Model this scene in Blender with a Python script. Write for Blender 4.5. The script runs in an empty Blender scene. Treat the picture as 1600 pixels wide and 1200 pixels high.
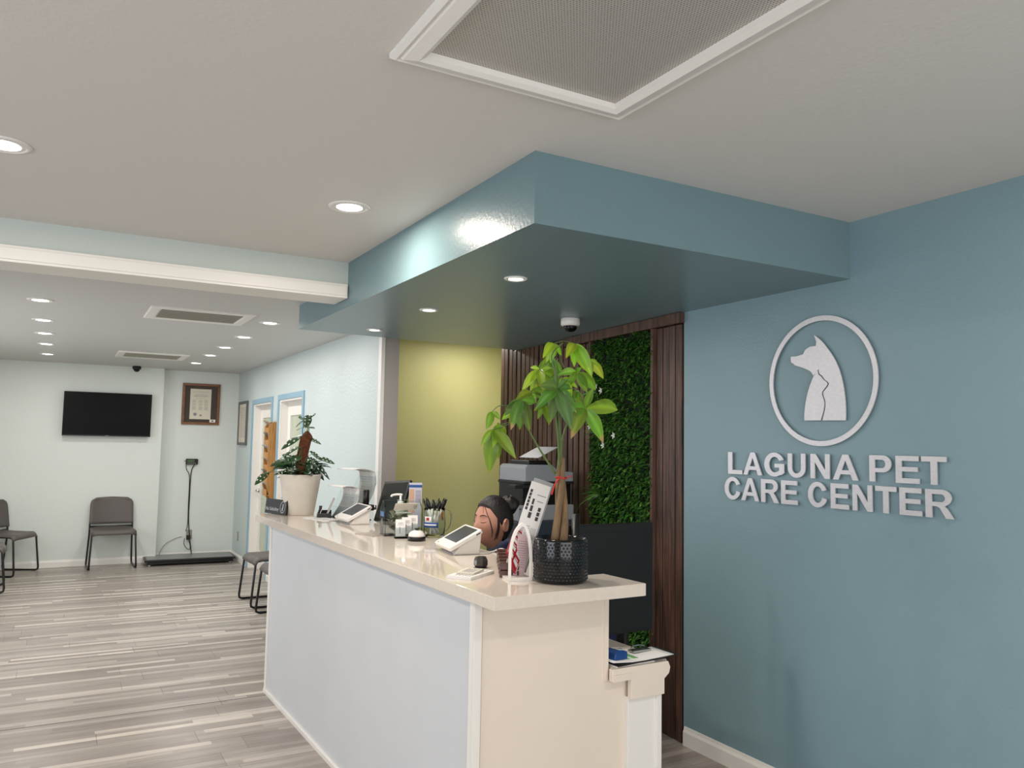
import bpy, bmesh, math, random
from mathutils import Vector, Matrix
PI = math.pi
SC = bpy.context.scene
COL = SC.collection
random.seed(7)

# ------------------------------------------------------------------ camera
F, YAW, PITCH, ROLL = 1249.9, 0.5130, 0.0765, 0.0179
CAM = Vector((0, 0, 1.55))
fw = Vector((math.sin(YAW)*math.cos(PITCH), math.cos(YAW)*math.cos(PITCH), math.sin(PITCH)))
rt = Vector((math.cos(YAW), -math.sin(YAW), 0)); up = rt.cross(fw)
r2 = rt*math.cos(ROLL)+up*math.sin(ROLL); u2 = -rt*math.sin(ROLL)+up*math.cos(ROLL)
cd = bpy.data.cameras.new('camera'); cam = bpy.data.objects.new('camera', cd); COL.objects.link(cam)
cam.matrix_world = Matrix(((r2.x, u2.x, -fw.x, CAM.x), (r2.y, u2.y, -fw.y, CAM.y), (r2.z, u2.z, -fw.z, CAM.z), (0, 0, 0, 1)))
cd.sensor_width = 36; cd.lens = F/1600*36; cd.clip_start = .05; cd.clip_end = 100
SC.camera = cam

# surveying helpers: a sight line through a pixel of the photograph met with a plane of the room
def sight(x, y): return fw + r2*((x-800)/F) - u2*((y-600)/F)
def on_y(x, y, Y): d = sight(x, y); return CAM + d*(Y/d.y)
def on_x(x, y, X): d = sight(x, y); return CAM + d*(X/d.x)
def on_z(x, y, Z): d = sight(x, y); return CAM + d*((Z-CAM.z)/d.z)

# ------------------------------------------------------------------ world, daylight, exposure
W = bpy.data.worlds.new('world'); SC.world = W; W.use_nodes = True
bg = W.node_tree.nodes['Background']; bg.inputs[0].default_value = (.75, .85, 1, 1); bg.inputs[1].default_value = 1.0
SC.view_settings.view_transform = 'Standard'; SC.view_settings.look = 'None'
SC.view_settings.exposure = 0.2; SC.view_settings.gamma = 1; SC.view_settings.use_curve_mapping = False
def area(name, loc, aim, sx, sy, power, color, shape='RECTANGLE', spread=PI):
    l = bpy.data.lights.new(name, 'AREA'); l.shape = shape; l.size = sx
    if shape == 'RECTANGLE': l.size_y = sy
    l.energy = power; l.color = color; l.spread = spread
    o = bpy.data.objects.new(name, l); COL.objects.link(o); o.location = loc
    o.rotation_euler = (Vector(aim)-Vector(loc)).to_track_quat('-Z', 'Y').to_euler(); return o
# daylight through the shop front behind the camera, the near left window and the waiting-room window
area('daylight_front', (0.4, -2.72, 1.35), (0.4, 2, 1.25), 4.6, 2.0, 84, (1.0, .95, .90))
area('daylight_left', (-3.72, 1.2, 1.3), (1, 2.2, 1.0), 3.2, 1.8, 62, (.86, .94, 1.0))
area('daylight_waiting', (-1.52, 7.4, 1.45), (1, 7.8, .6), 3.6, 1.3, 34, (.98, .99, 1.0))

# ------------------------------------------------------------------ materials
def lin(c): return tuple((v/255/12.92 if v/255 <= .04045 else ((v/255+.055)/1.055)**2.4) for v in c) + (1,)
MATS = {}
def mat(name, rgb, rough=.5, metal=0, bump=0, bscale=200, vary=0, vscale=3, spec=.5, trans=0, emit=0, coat=0, sheen=0, stretch=(1,1,1), ior=1.45, alpha=1):
    if name in MATS: return MATS[name]
    m = bpy.data.materials.new(name); m.use_nodes = True; nt = m.node_tree; b = nt.nodes['Principled BSDF']
    c = lin(rgb); b.inputs['Base Color'].default_value = c; b.inputs['Roughness'].default_value = rough
    b.inputs['Metallic'].default_value = metal; b.inputs['Specular IOR Level'].default_value = spec
    b.inputs['Transmission Weight'].default_value = trans; b.inputs['IOR'].default_value = ior
    b.inputs['Coat Weight'].default_value = coat; b.inputs['Alpha'].default_value = alpha
    if emit: b.inputs['Emission Color'].default_value = c; b.inputs['Emission Strength'].default_value = emit
    if bump or vary:
        tc = nt.nodes.new('ShaderNodeTexCoord'); mp = nt.nodes.new('ShaderNodeMapping'); mp.inputs['Scale'].default_value = stretch
        nt.links.new(tc.outputs['Object'], mp.inputs[0])
    if vary:
        n = nt.nodes.new('ShaderNodeTexNoise'); n.inputs['Scale'].default_value = vscale; n.inputs['Detail'].default_value = 6
        nt.links.new(mp.outputs[0], n.inputs['Vector'])
        r = nt.nodes.new('ShaderNodeValToRGB'); r.color_ramp.elements[0].position = .3; r.color_ramp.elements[1].position = .7
        r.color_ramp.elements[0].color = tuple(max(0, v*(1-vary)) for v in c[:3])+(1,)
        r.color_ramp.elements[1].color = tuple(min(1, v*(1+vary)) for v in c[:3])+(1,)
        nt.links.new(n.outputs[0], r.inputs[0]); nt.links.new(r.outputs[0], b.inputs['Base Color'])
    if bump:
        n2 = nt.nodes.new('ShaderNodeTexNoise'); n2.inputs['Scale'].default_value = bscale; n2.inputs['Detail'].default_value = 3
        nt.links.new(mp.outputs[0], n2.inputs['Vector'])
        bp = nt.nodes.new('ShaderNodeBump'); bp.inputs['Strength'].default_value = bump; bp.inputs['Distance'].default_value = .01
        nt.links.new(n2.outputs[0], bp.inputs['Height']); nt.links.new(bp.outputs[0], b.inputs['Normal'])
    MATS[name] = m; return m

M = {}
M['ceil'] = mat('ceiling_paint', (218, 213, 208), .55, bump=.07, bscale=60)
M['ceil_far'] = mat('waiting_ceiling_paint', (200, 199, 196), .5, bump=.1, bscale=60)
M['white'] = mat('white_trim_paint', (232, 228, 222), .4)
M['beam'] = mat('grey_green_header_paint', (190, 198, 193), .5, bump=.1, bscale=80)
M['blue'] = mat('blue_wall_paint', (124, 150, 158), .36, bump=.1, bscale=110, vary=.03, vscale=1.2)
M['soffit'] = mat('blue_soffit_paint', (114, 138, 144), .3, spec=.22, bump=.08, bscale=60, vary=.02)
M['pale'] = mat('pale_grey_wall_paint', (214, 219, 214), .45, bump=.12, bscale=70)
M['paleblue'] = mat('pale_blue_wall_paint', (194, 204, 203), .45, bump=.25, bscale=45)
M['yellow'] = mat('olive_yellow_wall_paint', (214, 208, 142), .5, bump=.14, bscale=60)
M['casing'] = mat('blue_casing_paint', (138, 172, 190), .4)
M['counter'] = mat('counter_panel_white', (206, 208, 212), .45, vary=.02)
M['endpanel'] = mat('counter_end_cream_white', (228, 214, 200), .45, vary=.02)
M['slab'] = mat('quartz_worktop', (216, 205, 193), .06, vary=.03, vscale=60)
M['black'] = mat('black_plastic', (16, 16, 17), .35)
M['blackmatte'] = mat('black_matte', (22, 21, 21), .6)
M['screen'] = mat('black_screen_glass', (6, 7, 9), .08)
M['termscreen'] = mat('slate_screen_glass', (52, 58, 66), .15)
M['wplastic'] = mat('white_plastic', (228, 222, 216), .3)
M['gplastic'] = mat('grey_plastic', (150, 150, 152), .4)
M['paper'] = mat('white_paper', (226, 222, 218), .7)
M['paper2'] = mat('cream_paper', (214, 207, 190), .7)
M['ink'] = mat('printed_ink', (60, 58, 60), .7)
M['inkpale'] = mat('pale_printed_ink', (140, 138, 138), .7)
M['inkblue'] = mat('blue_printed_ink', (38, 78, 140), .6)
M['inkred'] = mat('red_printed_ink', (165, 30, 48), .5)
M['acrylic'] = mat('clear_acrylic', (244, 249, 249), .03, trans=1, ior=1.06, spec=.6)
M['glass'] = mat('jar_glass', (238, 244, 242), .02, trans=1, ior=1.2)
M['chrome'] = mat('brushed_metal', (190, 190, 188), .25, metal=1)
M['signmetal'] = mat('brushed_silver_sign', (208, 205, 208), .42, metal=.55, vary=.05, vscale=14, stretch=(1, 4, 9))
M['chairgrey'] = mat('grey_brown_plastic', (92, 86, 83), .45, bump=.05)
M['rod'] = mat('black_powder_coated_steel', (14, 14, 15), .35)
M['woodframe'] = mat('brown_frame_wood', (118, 76, 46), .4, vary=.25, vscale=12, stretch=(1, 1, 6))
M['mat'] = mat('dark_mat_board', (72, 62, 56), .8)
M['greyframe'] = mat('grey_frame_wood', (92, 92, 92), .5)
M['oak'] = mat('honey_oak', (178, 126, 68), .4, vary=.25, vscale=14, stretch=(6, 6, .6))
M['rubber'] = mat('scale_rubber', (118, 121, 118), .3, bump=.1)
M['soil'] = mat('potting_soil', (38, 28, 22), .95, bump=1, bscale=200)
M['pot'] = mat('whitewashed_planter', (214, 205, 192), .55, vary=.06, vscale=9, bump=.1)
M['blackpot'] = mat('black_glazed_ceramic', (10, 12, 15), .12)
M['moss'] = mat('coir_moss', (96, 50, 26), .95, bump=1.2, bscale=160, vary=.4, vscale=60)
M['trunk'] = mat('braided_trunk_bark', (120, 96, 70), .8, bump=.6, bscale=90, vary=.3, vscale=20, stretch=(3, 3, .6))
M['stem'] = mat('green_stem', (88, 108, 56), .5)
M['cheeseleaf'] = mat('dark_green_leaf', (38, 68, 34), .35, vary=.3, vscale=12)
M['ribbon'] = mat('red_ribbon', (190, 30, 30), .4)
M['walnut'] = mat('glossy_brown_box', (78, 44, 34), .22, vary=.15, vscale=30)
M['skin'] = None
M['hair'] = mat('dark_brown_hair', (22, 14, 12), .5, bump=.25, bscale=90, vary=.3, vscale=50)
M['scrub'] = mat('navy_cloth', (26, 34, 66), .85, bump=.3, bscale=180)
M['cable'] = mat('cable_black', (18, 18, 18), .5)
M['cablegrey'] = mat('cable_grey', (120, 118, 112), .5)
M['outlet'] = mat('beige_outlet_plate', (150, 146, 138), .5)
M['navycab'] = mat('slate_blue_laminate', (44, 54, 66), .5)
M['white_flower'] = mat('white_petal', (215, 218, 212), .6)
M['frost'] = mat('frosted_door_glass', (176, 186, 164), .2)
M['printer'] = mat('printer_grey_plastic', (138, 142, 147), .4)
M['lens'] = mat('lamp_lens', (255, 246, 232), .4, emit=9)
M['lenscool'] = mat('lamp_lens_neutral', (255, 252, 246), .4, emit=9)
M['bluegadget'] = mat('blue_rubber', (14, 62, 122), .35)
M['greenink'] = mat('green_printed_ink', (120, 178, 110), .7)
M['tan'] = mat('tan_tag', (176, 112, 60), .6)

def leaf_mat(name, base, tip):
    m = bpy.data.materials.new(name); m.use_nodes = True; nt = m.node_tree; b = nt.nodes['Principled BSDF']
    a = nt.nodes.new('ShaderNodeVertexColor'); a.layer_name = 'Col'
    nt.links.new(a.outputs[0], b.inputs['Base Color']); b.inputs['Roughness'].default_value = .4
    tr = nt.nodes.new('ShaderNodeBsdfTranslucent'); nt.links.new(a.outputs[0], tr.inputs[0])
    mx = nt.nodes.new('ShaderNodeMixShader'); mx.inputs[0].default_value = .3
    nt.links.new(b.outputs[0], mx.inputs[1]); nt.links.new(tr.outputs[0], mx.inputs[2])
    nt.links.new(mx.outputs[0], nt.nodes['Material Output'].inputs[0]); return m
M['leaf'] = leaf_mat('money_tree_leaf', None, None)
M['wallleaf'] = leaf_mat('green_wall_leaf', None, None)
def skin_mat():
    m = bpy.data.materials.new('skin'); m.use_nodes = True; nt = m.node_tree; b = nt.nodes['Principled BSDF']
    a = nt.nodes.new('ShaderNodeVertexColor'); a.layer_name = 'Col'
    nt.links.new(a.outputs[0], b.inputs['Base Color']); b.inputs['Roughness'].default_value = .5
    b.inputs['Subsurface Weight'].default_value = .1; b.inputs['Subsurface Scale'].default_value = .01
    return m
M['skin'] = skin_mat()

def floor_mat():
    m = bpy.data.materials.new('grey_plank_floor'); m.use_nodes = True; nt = m.node_tree; N = nt.nodes.new; L = nt.links.new
    b = nt.nodes['Principled BSDF']; tc = N('ShaderNodeTexCoord')
    def brick(w, h, off, c1, c2, mort, ms=.0015):
        sx = N('ShaderNodeSeparateXYZ'); L(tc.outputs['Object'], sx.inputs[0])
        dv = N('ShaderNodeMath'); dv.operation = 'DIVIDE'; L(sx.outputs[1], dv.inputs[0]); dv.inputs[1].default_value = h
        fl_ = N('ShaderNodeMath'); fl_.operation = 'FLOOR'; L(dv.outputs[0], fl_.inputs[0])
        wn = N('ShaderNodeTexWhiteNoise'); wn.noise_dimensions = '1D'; L(fl_.outputs[0], wn.inputs['W'])
        ad = N('ShaderNodeMath'); ad.operation = 'MULTIPLY_ADD'; L(wn.outputs[0], ad.inputs[0]); ad.inputs[1].default_value = w; L(sx.outputs[0], ad.inputs[2])
        cx = N('ShaderNodeCombineXYZ'); L(ad.outputs[0], cx.inputs[0]); L(sx.outputs[1], cx.inputs[1])
        t = N('ShaderNodeTexBrick'); t.offset = 0; t.inputs['Scale'].default_value = 1
        t.inputs['Brick Width'].default_value = w; t.inputs['Row Height'].default_value = h
        t.inputs['Color1'].default_value = c1; t.inputs['Color2'].default_value = c2; t.inputs['Mortar'].default_value = mort
        t.inputs['Mortar Size'].default_value = ms; t.inputs['Mortar Smooth'].default_value = .2; t.inputs['Bias'].default_value = 0
        L(cx.outputs[0], t.inputs['Vector']); return t
    strips = brick(1.15, .046, .41, (0, 0, 0, 1), (1, 1, 1, 1), (.5, .5, .5, 1), 0)
    planks = brick(1.22, .186, .37, (.8, .8, .8, 1), (1.1, 1.1, 1.1, 1), (.45, .43, .42, 1), .0016)
    r = N('ShaderNodeValToRGB'); e = r.color_ramp.elements
    e[0].position = 0; e[0].color = lin((146, 136, 128)); e[1].position = 1; e[1].color = lin((216, 207, 196))
    k = r.color_ramp.elements.new(.55); k.color = lin((166, 157, 149)); k = r.color_ramp.elements.new(.8); k.color = lin((182, 173, 165))
    L(strips.outputs[0], r.inputs[0])
    mp = N('ShaderNodeMapping'); mp.inputs['Scale'].default_value = (1.4, 34, 1); L(tc.outputs['Object'], mp.inputs[0])
    n = N('ShaderNodeTexNoise'); n.inputs['Scale'].default_value = 2.6; n.inputs['Detail'].default_value = 8; n.inputs['Roughness'].default_value = .65
    L(mp.outputs[0], n.inputs['Vector'])
    g = N('ShaderNodeValToRGB'); g.color_ramp.elements[0].position = .3; g.color_ramp.elements[0].color = (.66, .64, .62, 1)
    g.color_ramp.elements[1].position = .7; g.color_ramp.elements[1].color = (1.12, 1.12, 1.12, 1); L(n.outputs[0], g.inputs[0])
    def mul(a, c):
        x = N('ShaderNodeMix'); x.data_type = 'RGBA'; x.blend_type = 'MULTIPLY'; x.inputs[0].default_value = 1
        L(a, x.inputs[6]); L(c, x.inputs[7]); return x.outputs[2]
    L(mul(mul(r.outputs[0], g.outputs[0]), planks.outputs[0]), b.inputs['Base Color'])
    b.inputs['Roughness'].default_value = .34
    bp = N('ShaderNodeBump'); bp.inputs['Strength'].default_value = .15; bp.inputs['Distance'].default_value = .003
    L(n.outputs[0], bp.inputs['Height']); L(bp.outputs[0], b.inputs['Normal']); return m
M['floor'] = floor_mat()
def slat_mat():
    m = bpy.data.materials.new('stained_wood_slat'); m.use_nodes = True; nt = m.node_tree; N = nt.nodes.new; L = nt.links.new
    b = nt.nodes['Principled BSDF']; tc = N('ShaderNodeTexCoord')
    mp = N('ShaderNodeMapping'); mp.inputs['Scale'].default_value = (12, 12, 1.0); L(tc.outputs['Object'], mp.inputs[0])
    n = N('ShaderNodeTexNoise'); n.inputs['Scale'].default_value = 3; n.inputs['Detail'].default_value = 7; n.inputs['Distortion'].default_value = .8
    L(mp.outputs[0], n.inputs['Vector'])
    r = N('ShaderNodeValToRGB'); r.color_ramp.elements[0].position = .3; r.color_ramp.elements[0].color = lin((40, 27, 22))
    r.color_ramp.elements[1].position = .72; r.color_ramp.elements[1].color = lin((106, 75, 60))
    L(n.outputs[0], r.inputs[0]); L(r.outputs[0], b.inputs['Base Color']); b.inputs['Roughness'].default_value = .5; return m
M['slat'] = slat_mat()
def grille_mat():
    # woven metal filter mesh: light strands around small dark holes
    m = bpy.data.materials.new('metal_lattice'); m.use_nodes = True; nt = m.node_tree; N = nt.nodes.new; L = nt.links.new
    b = nt.nodes['Principled BSDF']; tc = N('ShaderNodeTexCoord')
    t = N('ShaderNodeTexBrick'); t.offset = .5; t.inputs['Scale'].default_value = 1
    t.inputs['Brick Width'].default_value = .0085; t.inputs['Row Height'].default_value = .0062
    t.inputs['Color1'].default_value = lin((132, 129, 125)); t.inputs['Color2'].default_value = lin((152, 148, 143)); t.inputs['Mortar'].default_value = lin((206, 201, 194))
    t.inputs['Mortar Size'].default_value = .0016; t.inputs['Mortar Smooth'].default_value = .3
    L(tc.outputs['Object'], t.inputs['Vector'])
    L(t.outputs[0], b.inputs['Base Color']); b.inputs['Roughness'].default_value = .45; b.inputs['Metallic'].default_value = .2
    bp = N('ShaderNodeBump'); bp.inputs['Strength'].default_value = .6; bp.inputs['Distance'].default_value = .002
    L(t.outputs[1], bp.inputs['Height']); L(bp.outputs[0], b.inputs['Normal']); return m
M['grille'] = grille_mat()

# ------------------------------------------------------------------ mesh helpers
class MB:
    def __init__(s, o=(0, 0, 0)): s.v = []; s.f = []; s.sm = []; s.col = []; s.o = Vector(o)
    def add(s, vs, fs, smooth=False, col=None):
        n = len(s.v); s.v += [Vector(v)-s.o for v in vs]; s.f += [tuple(i+n for i in f) for f in fs]; s.sm += [smooth]*len(fs)
        s.col += [col or (1, 1, 1, 1)]*len(vs); return s
    def box(s, x0, x1, y0, y1, z0, z1, mx=None):
        vs = [Vector((x, y, z)) for z in (z0, z1) for y in (y0, y1) for x in (x0, x1)]
        if mx is not None: vs = [mx @ v for v in vs]
        return s.add(vs, [(0, 2, 3, 1), (4, 5, 7, 6), (0, 1, 5, 4), (2, 6, 7, 3), (0, 4, 6, 2), (1, 3, 7, 5)])
    def prism(s, pts, a0, a1, axis='z', mx=None, smooth=False):
        def P(u, v, a): return {'z': (u, v, a), 'x': (a, u, v), 'y': (u, a, v)}[axis]
        n = len(pts); vs = [Vector(P(u, v, a)) for a in (a0, a1) for u, v in pts]
        if mx is not None: vs = [mx @ v for v in vs]
        fs = [tuple(range(n-1, -1, -1)), tuple(range(n, 2*n))] + [(i, (i+1) % n, n+(i+1) % n, n+i) for i in range(n)]
        return s.add(vs, fs, smooth)
    def lathe(s, prof, c=(0, 0, 0), n=32, mx=None, smooth=True):
        vs = []; c = Vector(c)
        for r, z in prof:
            for k in range(n): a = 2*PI*k/n; vs.append(Vector((r*math.cos(a), r*math.sin(a), z)))
        vs = [(mx @ v if mx is not None else v)+c for v in vs]; fs = []
        for j in range(len(prof)-1):
            for k in range(n): k2 = (k+1) % n; fs.append((j*n+k, j*n+k2, (j+1)*n+k2, (j+1)*n+k))
        s.add(vs, fs, smooth)
        m = len(prof)-1; b = len(s.v)-len(vs)
        if prof[0][0] > 1e-6: s.f.append(tuple(b+k for k in range(n-1, -1, -1))); s.sm.append(False)
        if prof[m][0] > 1e-6: s.f.append(tuple(b+m*n+k for k in range(n))); s.sm.append(False)
        return s
    def tube(s, pts, r, n=10, closed=False):
        pts = [Vector(p) for p in pts]; R = r if isinstance(r, (list, tuple)) else [r]*len(pts); vs = []; prev = None
        for i, p in enumerate(pts):
            t = (pts[min(i+1, len(pts)-1)]-pts[max(i-1, 0)])
            if closed: t = pts[(i+1) % len(pts)]-pts[i-1]
            t = t.normalized() if t.length > 1e-9 else Vector((0, 0, 1))
            if prev is None: a = t.orthogonal().normalized()
            else: a = (prev - t*prev.dot(t)); a = a.normalized() if a.length > 1e-6 else t.orthogonal().normalized()
            prev = a; b = t.cross(a)
            for k in range(n): w = 2*PI*k/n; vs.append(p+(a*math.cos(w)+b*math.sin(w))*R[i])
        m = len(pts); fs = []
        for i in range(m if closed else m-1):
            for k in range(n): k2 = (k+1) % n; j = (i+1) % m; fs.append((i*n+k, i*n+k2, j*n+k2, j*n+k))
        if not closed: fs += [tuple(range(n-1, -1, -1)), tuple((m-1)*n+k for k in range(n))]
        return s.add(vs, fs, True)
    def sheet(s, grid, th=.0006):
        """grid[i][j] of points -> a thin sheet with thickness"""
        a, b = len(grid), len(grid[0]); top = []; bot = []
        for i in range(a):
            for j in range(b):
                p = Vector(grid[i][j]); du = Vector(grid[min(i+1, a-1)][j])-Vector(grid[max(i-1, 0)][j]); dv = Vector(grid[i][min(j+1, b-1)])-Vector(grid[i][max(j-1, 0)])
                nn = du.cross(dv).normalized() if du.cross(dv).length > 1e-12 else Vector((0, 0, 1)); top.append(p+nn*th/2); bot.append(p-nn*th/2)
        K = a*b; fs = []
        for i in range(a-1):
            for j in range(b-1):
                q = (i*b+j, (i+1)*b+j, (i+1)*b+j+1, i*b+j+1); fs += [q, tuple(K+x for x in reversed(q))]
        for i in range(a-1): fs += [(i*b, K+i*b, K+(i+1)*b, (i+1)*b), ((i+1)*b+b-1, K+(i+1)*b+b-1, K+i*b+b-1, i*b+b-1)]
        for j in range(b-1): fs += [(j+1, K+j+1, K+j, j), ((a-1)*b+j, K+(a-1)*b+j, K+(a-1)*b+j+1, (a-1)*b+j+1)]
        return s.add(top+bot, fs, True)
    def build(s, name, m, parent=None, loc=None, bevel=0, colored=False):
        me = bpy.data.meshes.new(name); me.from_pydata(s.v, [], s.f); me.polygons.foreach_set('use_smooth', s.sm)
        if colored:
            a = me.color_attributes.new('Col', 'FLOAT_COLOR', 'POINT')
            for i, c in enumerate(s.col): a.data[i].color = c
        me.validate(); me.update(); me.materials.append(m)
        o = bpy.data.objects.new(name, me); COL.objects.link(o)
        if parent is not None: o.parent = parent
        if loc is not None: o.location = loc
        elif parent is None: o.location = s.o
        if bevel:
            b = o.modifiers.new('bevel', 'BEVEL'); b.width = bevel; b.segments = 2; b.limit_method = 'ANGLE'; b.angle_limit = .7
        return o
def thing(name, label, cat, loc=(0, 0, 0), rz=0, group=None):
    o = bpy.data.objects.new(name, None); COL.objects.link(o); o.empty_display_size = .05
    o.location = loc; o.rotation_euler = (0, 0, rz); o['label'] = label; o['category'] = cat
    if group: o['group'] = group
    return o
def tag(o, label, cat, group=None):
    o['label'] = label; o['category'] = cat
    if group: o['group'] = group
    return o
def struct(o): o['kind'] = 'structure'; return o
def copy_tree(o, parent=None):
    c = o.copy(); COL.objects.link(c)
    if parent is not None: c.parent = parent
    for ch in list(o.children): copy_tree(ch, c)
    return c
def dup(o, loc, rz, label=None):
    c = copy_tree(o); c.location = loc; c.rotation_euler = (0, 0, rz)
    if label: c['label'] = label
    return c
def T(x=0, y=0, z=0, rx=0, ry=0, rz=0):
    return Matrix.Translation((x, y, z)) @ Matrix.Rotation(rz, 4, 'Z') @ Matrix.Rotation(ry, 4, 'Y') @ Matrix.Rotation(rx, 4, 'X')
def flat(polys, th, mx, bevel=0):
    """closed 2-D outlines (inner ones are holes) -> solid of thickness th, standing on local z=0, placed with mx; returns (verts, faces)"""
    cu = bpy.data.curves.new('tmp', 'CURVE'); cu.dimensions = '2D'; cu.fill_mode = 'BOTH'; cu.extrude = th/2
    for pl in polys:
        sp = cu.splines.new('POLY'); sp.points.add(len(pl)-1)
        for i, (x, y) in enumerate(pl): sp.points[i].co = (x, y, 0, 1)
        sp.use_cyclic_u = True
    o = bpy.data.objects.new('tmp', cu); COL.objects.link(o)
    me = bpy.data.meshes.new_from_object(o.evaluated_get(bpy.context.evaluated_depsgraph_get()))
    vs = [mx @ (v.co+Vector((0, 0, th/2))) for v in me.vertices]; fs = [tuple(p.vertices) for p in me.polygons]
    bpy.data.objects.remove(o); bpy.data.curves.remove(cu); bpy.data.meshes.remove(me); return vs, fs
def text(body, size, th, mx, align='LEFT', bold=0, xs=1):
    cu = bpy.data.curves.new('tmp', 'FONT'); cu.body = body; cu.size = size; cu.extrude = th/2; cu.align_x = align; cu.offset = bold
    o = bpy.data.objects.new('tmp', cu); COL.objects.link(o)
    me = bpy.data.meshes.new_from_object(o.evaluated_get(bpy.context.evaluated_depsgraph_get()))
    vs = [mx @ Vector((v.co.x*xs, v.co.y, v.co.z+th/2)) for v in me.vertices]; fs = [tuple(p.vertices) for p in me.polygons]
    bpy.data.objects.remove(o); bpy.data.curves.remove(cu); bpy.data.meshes.remove(me); return vs, fs
def spline(pts, n=8):
    pts = [Vector(p) for p in pts]; out = []
    for i in range(len(pts)-1):
        p0, p1, p2, p3 = pts[max(i-1, 0)], pts[i], pts[i+1], pts[min(i+2, len(pts)-1)]
        for k in range(n):
            t = k/n; out.append(.5*((2*p1)+(p2-p0)*t+(2*p0-5*p1+4*p2-p3)*t*t+(3*p1-p0-3*p2+p3)*t**3))
    out.append(pts[-1]); return out
def rrect(w, h, r, n=5, cx=0, cy=0):
    p = []
    for (x, y, a0) in ((w/2-r, h/2-r, 0), (-w/2+r, h/2-r, PI/2), (-w/2+r, -h/2+r, PI), (w/2-r, -h/2+r, 1.5*PI)):
        for k in range(n+1): a = a0+PI/2*k/n; p.append((cx+x+r*math.cos(a), cy+y+r*math.sin(a)))
    return p

# ------------------------------------------------------------------ room shell
HC, HS, HF, HB = 2.543, 2.2935, 2.452, 2.34
XR, XW, XL, XLN = 2.944, 2.092, -1.35, -3.6
YB, YA, YN, YF = 11.119, 11.27, 5.70, -2.6
struct(MB().box(XLN-.2, 4.2, YF-.2, 11.6, -.1, 0).build('floor', M['floor']))
struct(MB().box(XLN-.2, 4.2, YF-.2, 4.27, HC, HC+.1).build('ceiling', M['ceil']))
struct(MB().box(XLN-.2, 4.2, 4.27, 11.6, HF, HF+.19).build('ceiling', M['ceil_far']))
struct(MB().box(XLN, 1.25, 5.098, 5.102, 0, .0006).build('trim_5', M['blackmatte']))
# header beam with its white lintel board
struct(MB().box(XLN-.1, 1.347, 4.262, 4.46, HB+.01, HC).build('trim_1', M['beam']))
b = MB(); b.box(XLN-.1, 1.342, 4.243, 4.262, HB, 2.418); b.box(XLN-.1, 1.335, 4.236, 4.243, 2.352, 2.405); b.box(XLN-.1, 1.342, 4.262, 4.475, HB, HB+.012)
struct(b.build('trim_2', M['white'], bevel=.002))
# walls
struct(MB().box(XR, XR+.12, YF, 3.32, 0, HC).build('wall_right', M['blue']))
# oblique wall carrying the slats
def cl(y): return XR+(y-3.32)*.0668
struct(MB().prism([(cl(3.32)+.04, 3.32), (cl(5.70)+.04, 5.70), (cl(5.7)+.16, 5.70), (XR+.16, 3.32)], 0, HF).build('wall_reception_side', M['blackmatte']))
struct(MB().box(XW+.108, 3.7, 6.35, 6.47, 0, HF).build('wall_reception_back', M['yellow']))
struct(MB().box(3.6, 3.7, 5.6, 6.35, 0, HF).build('wall_nook', M['yellow']))
# waiting-room right wall with two door openings
D1, D2, DT = (9.26, 10.24), (7.93, 8.90), 2.0
b = MB()
for a, c in ((5.66, D2[0]), (D2[1], D1[0]), (D1[1], 11.5)): b.box(XW, XW+(.108 if a < 6 else .13), a, c, 0, HF)
for a, c in (D1, D2): b.box(XW, XW+.13, a, c, DT, HF)
struct(b.build('wall_waiting_right', M['paleblue']))
struct(MB().box(XW-.02, XW+.108, 5.645, 5.66, 0, HF).build('trim_3', mat('grey_post_paint', (168, 160, 152), .5)))
struct(MB().box(XW-.034, XW-.006, 5.64, 5.70, 0, HF).build('trim_4', M['white']))
struct(MB().box(XL-.1, 1.138, YB, 11.6, 0, HF).build('wall_back', M['pale']))
struct(MB().box(1.138, XW, YA, 11.6, 0, HF).build('wall_back_recess', M['pale']))
# left wall of the waiting room with its window
b = MB(); b.box(XL-.12, XL, 4.46, 5.5, 0, HF); b.box(XL-.12, XL, 9.3, 11.12, 0, HF); b.box(XL-.12, XL, 5.5, 9.3, 0, .75); b.box(XL-.12, XL, 5.5, 9.3, 2.15, HF)
b.box(XLN, XL, 4.46, 4.58, 0, HF)
struct(b.build('wall_left', M['pale']))
b = MB(); b.box(XLN-.12, XLN, YF, -.5, 0, HC); b.box(XLN-.12, XLN, 2.9, 4.5, 0, HC); b.box(XLN-.12, XLN, -.5, 2.9, 0, .35); b.box(XLN-.12, XLN, -.5, 2.9, 2.2, HC)
struct(b.build('wall_left', M['pale']))
b = MB(); b.box(XLN, -2.0, YF-.12, YF, 0, HC); b.box(2.8, XR+.12, YF-.12, YF, 0, HC); b.box(-2.0, 2.8, YF-.12, YF, 0, .3); b.box(-2.0, 2.8, YF-.12, YF, 2.4, HC)
struct(b.build('wall_front', M['pale']))
def window(y0, y1, x, z0, z1, n):
    b = MB(); w = .05
    for k in range(n+1): yy = y0+(y1-y0-w)*k/n; b.box(x-.09, x-.03, yy, yy+w, z0, z1)
    b.box(x-.09, x-.03, y0, y1, z0, z0+w); b.box(x-.09, x-.03, y0, y1, z1-w, z1); return b
struct(window(-.5, 2.9, XLN, .35, 2.2, 3).build('window_1', M['white']))
struct(window(5.5, 9.3, XL, .75, 2.15, 3).build('window_2', M['white']))
b = MB()
for xx in (-2.0, -.45, 1.2, 2.75): b.box(xx, xx+.05, YF-.09, YF-.03, .3, 2.4)
b.box(-2, 2.8, YF-.09, YF-.03, .3, .36); b.box(-2, 2.8, YF-.09, YF-.03, 2.34, 2.4)
struct(b.build('window_3', M['white']))
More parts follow.
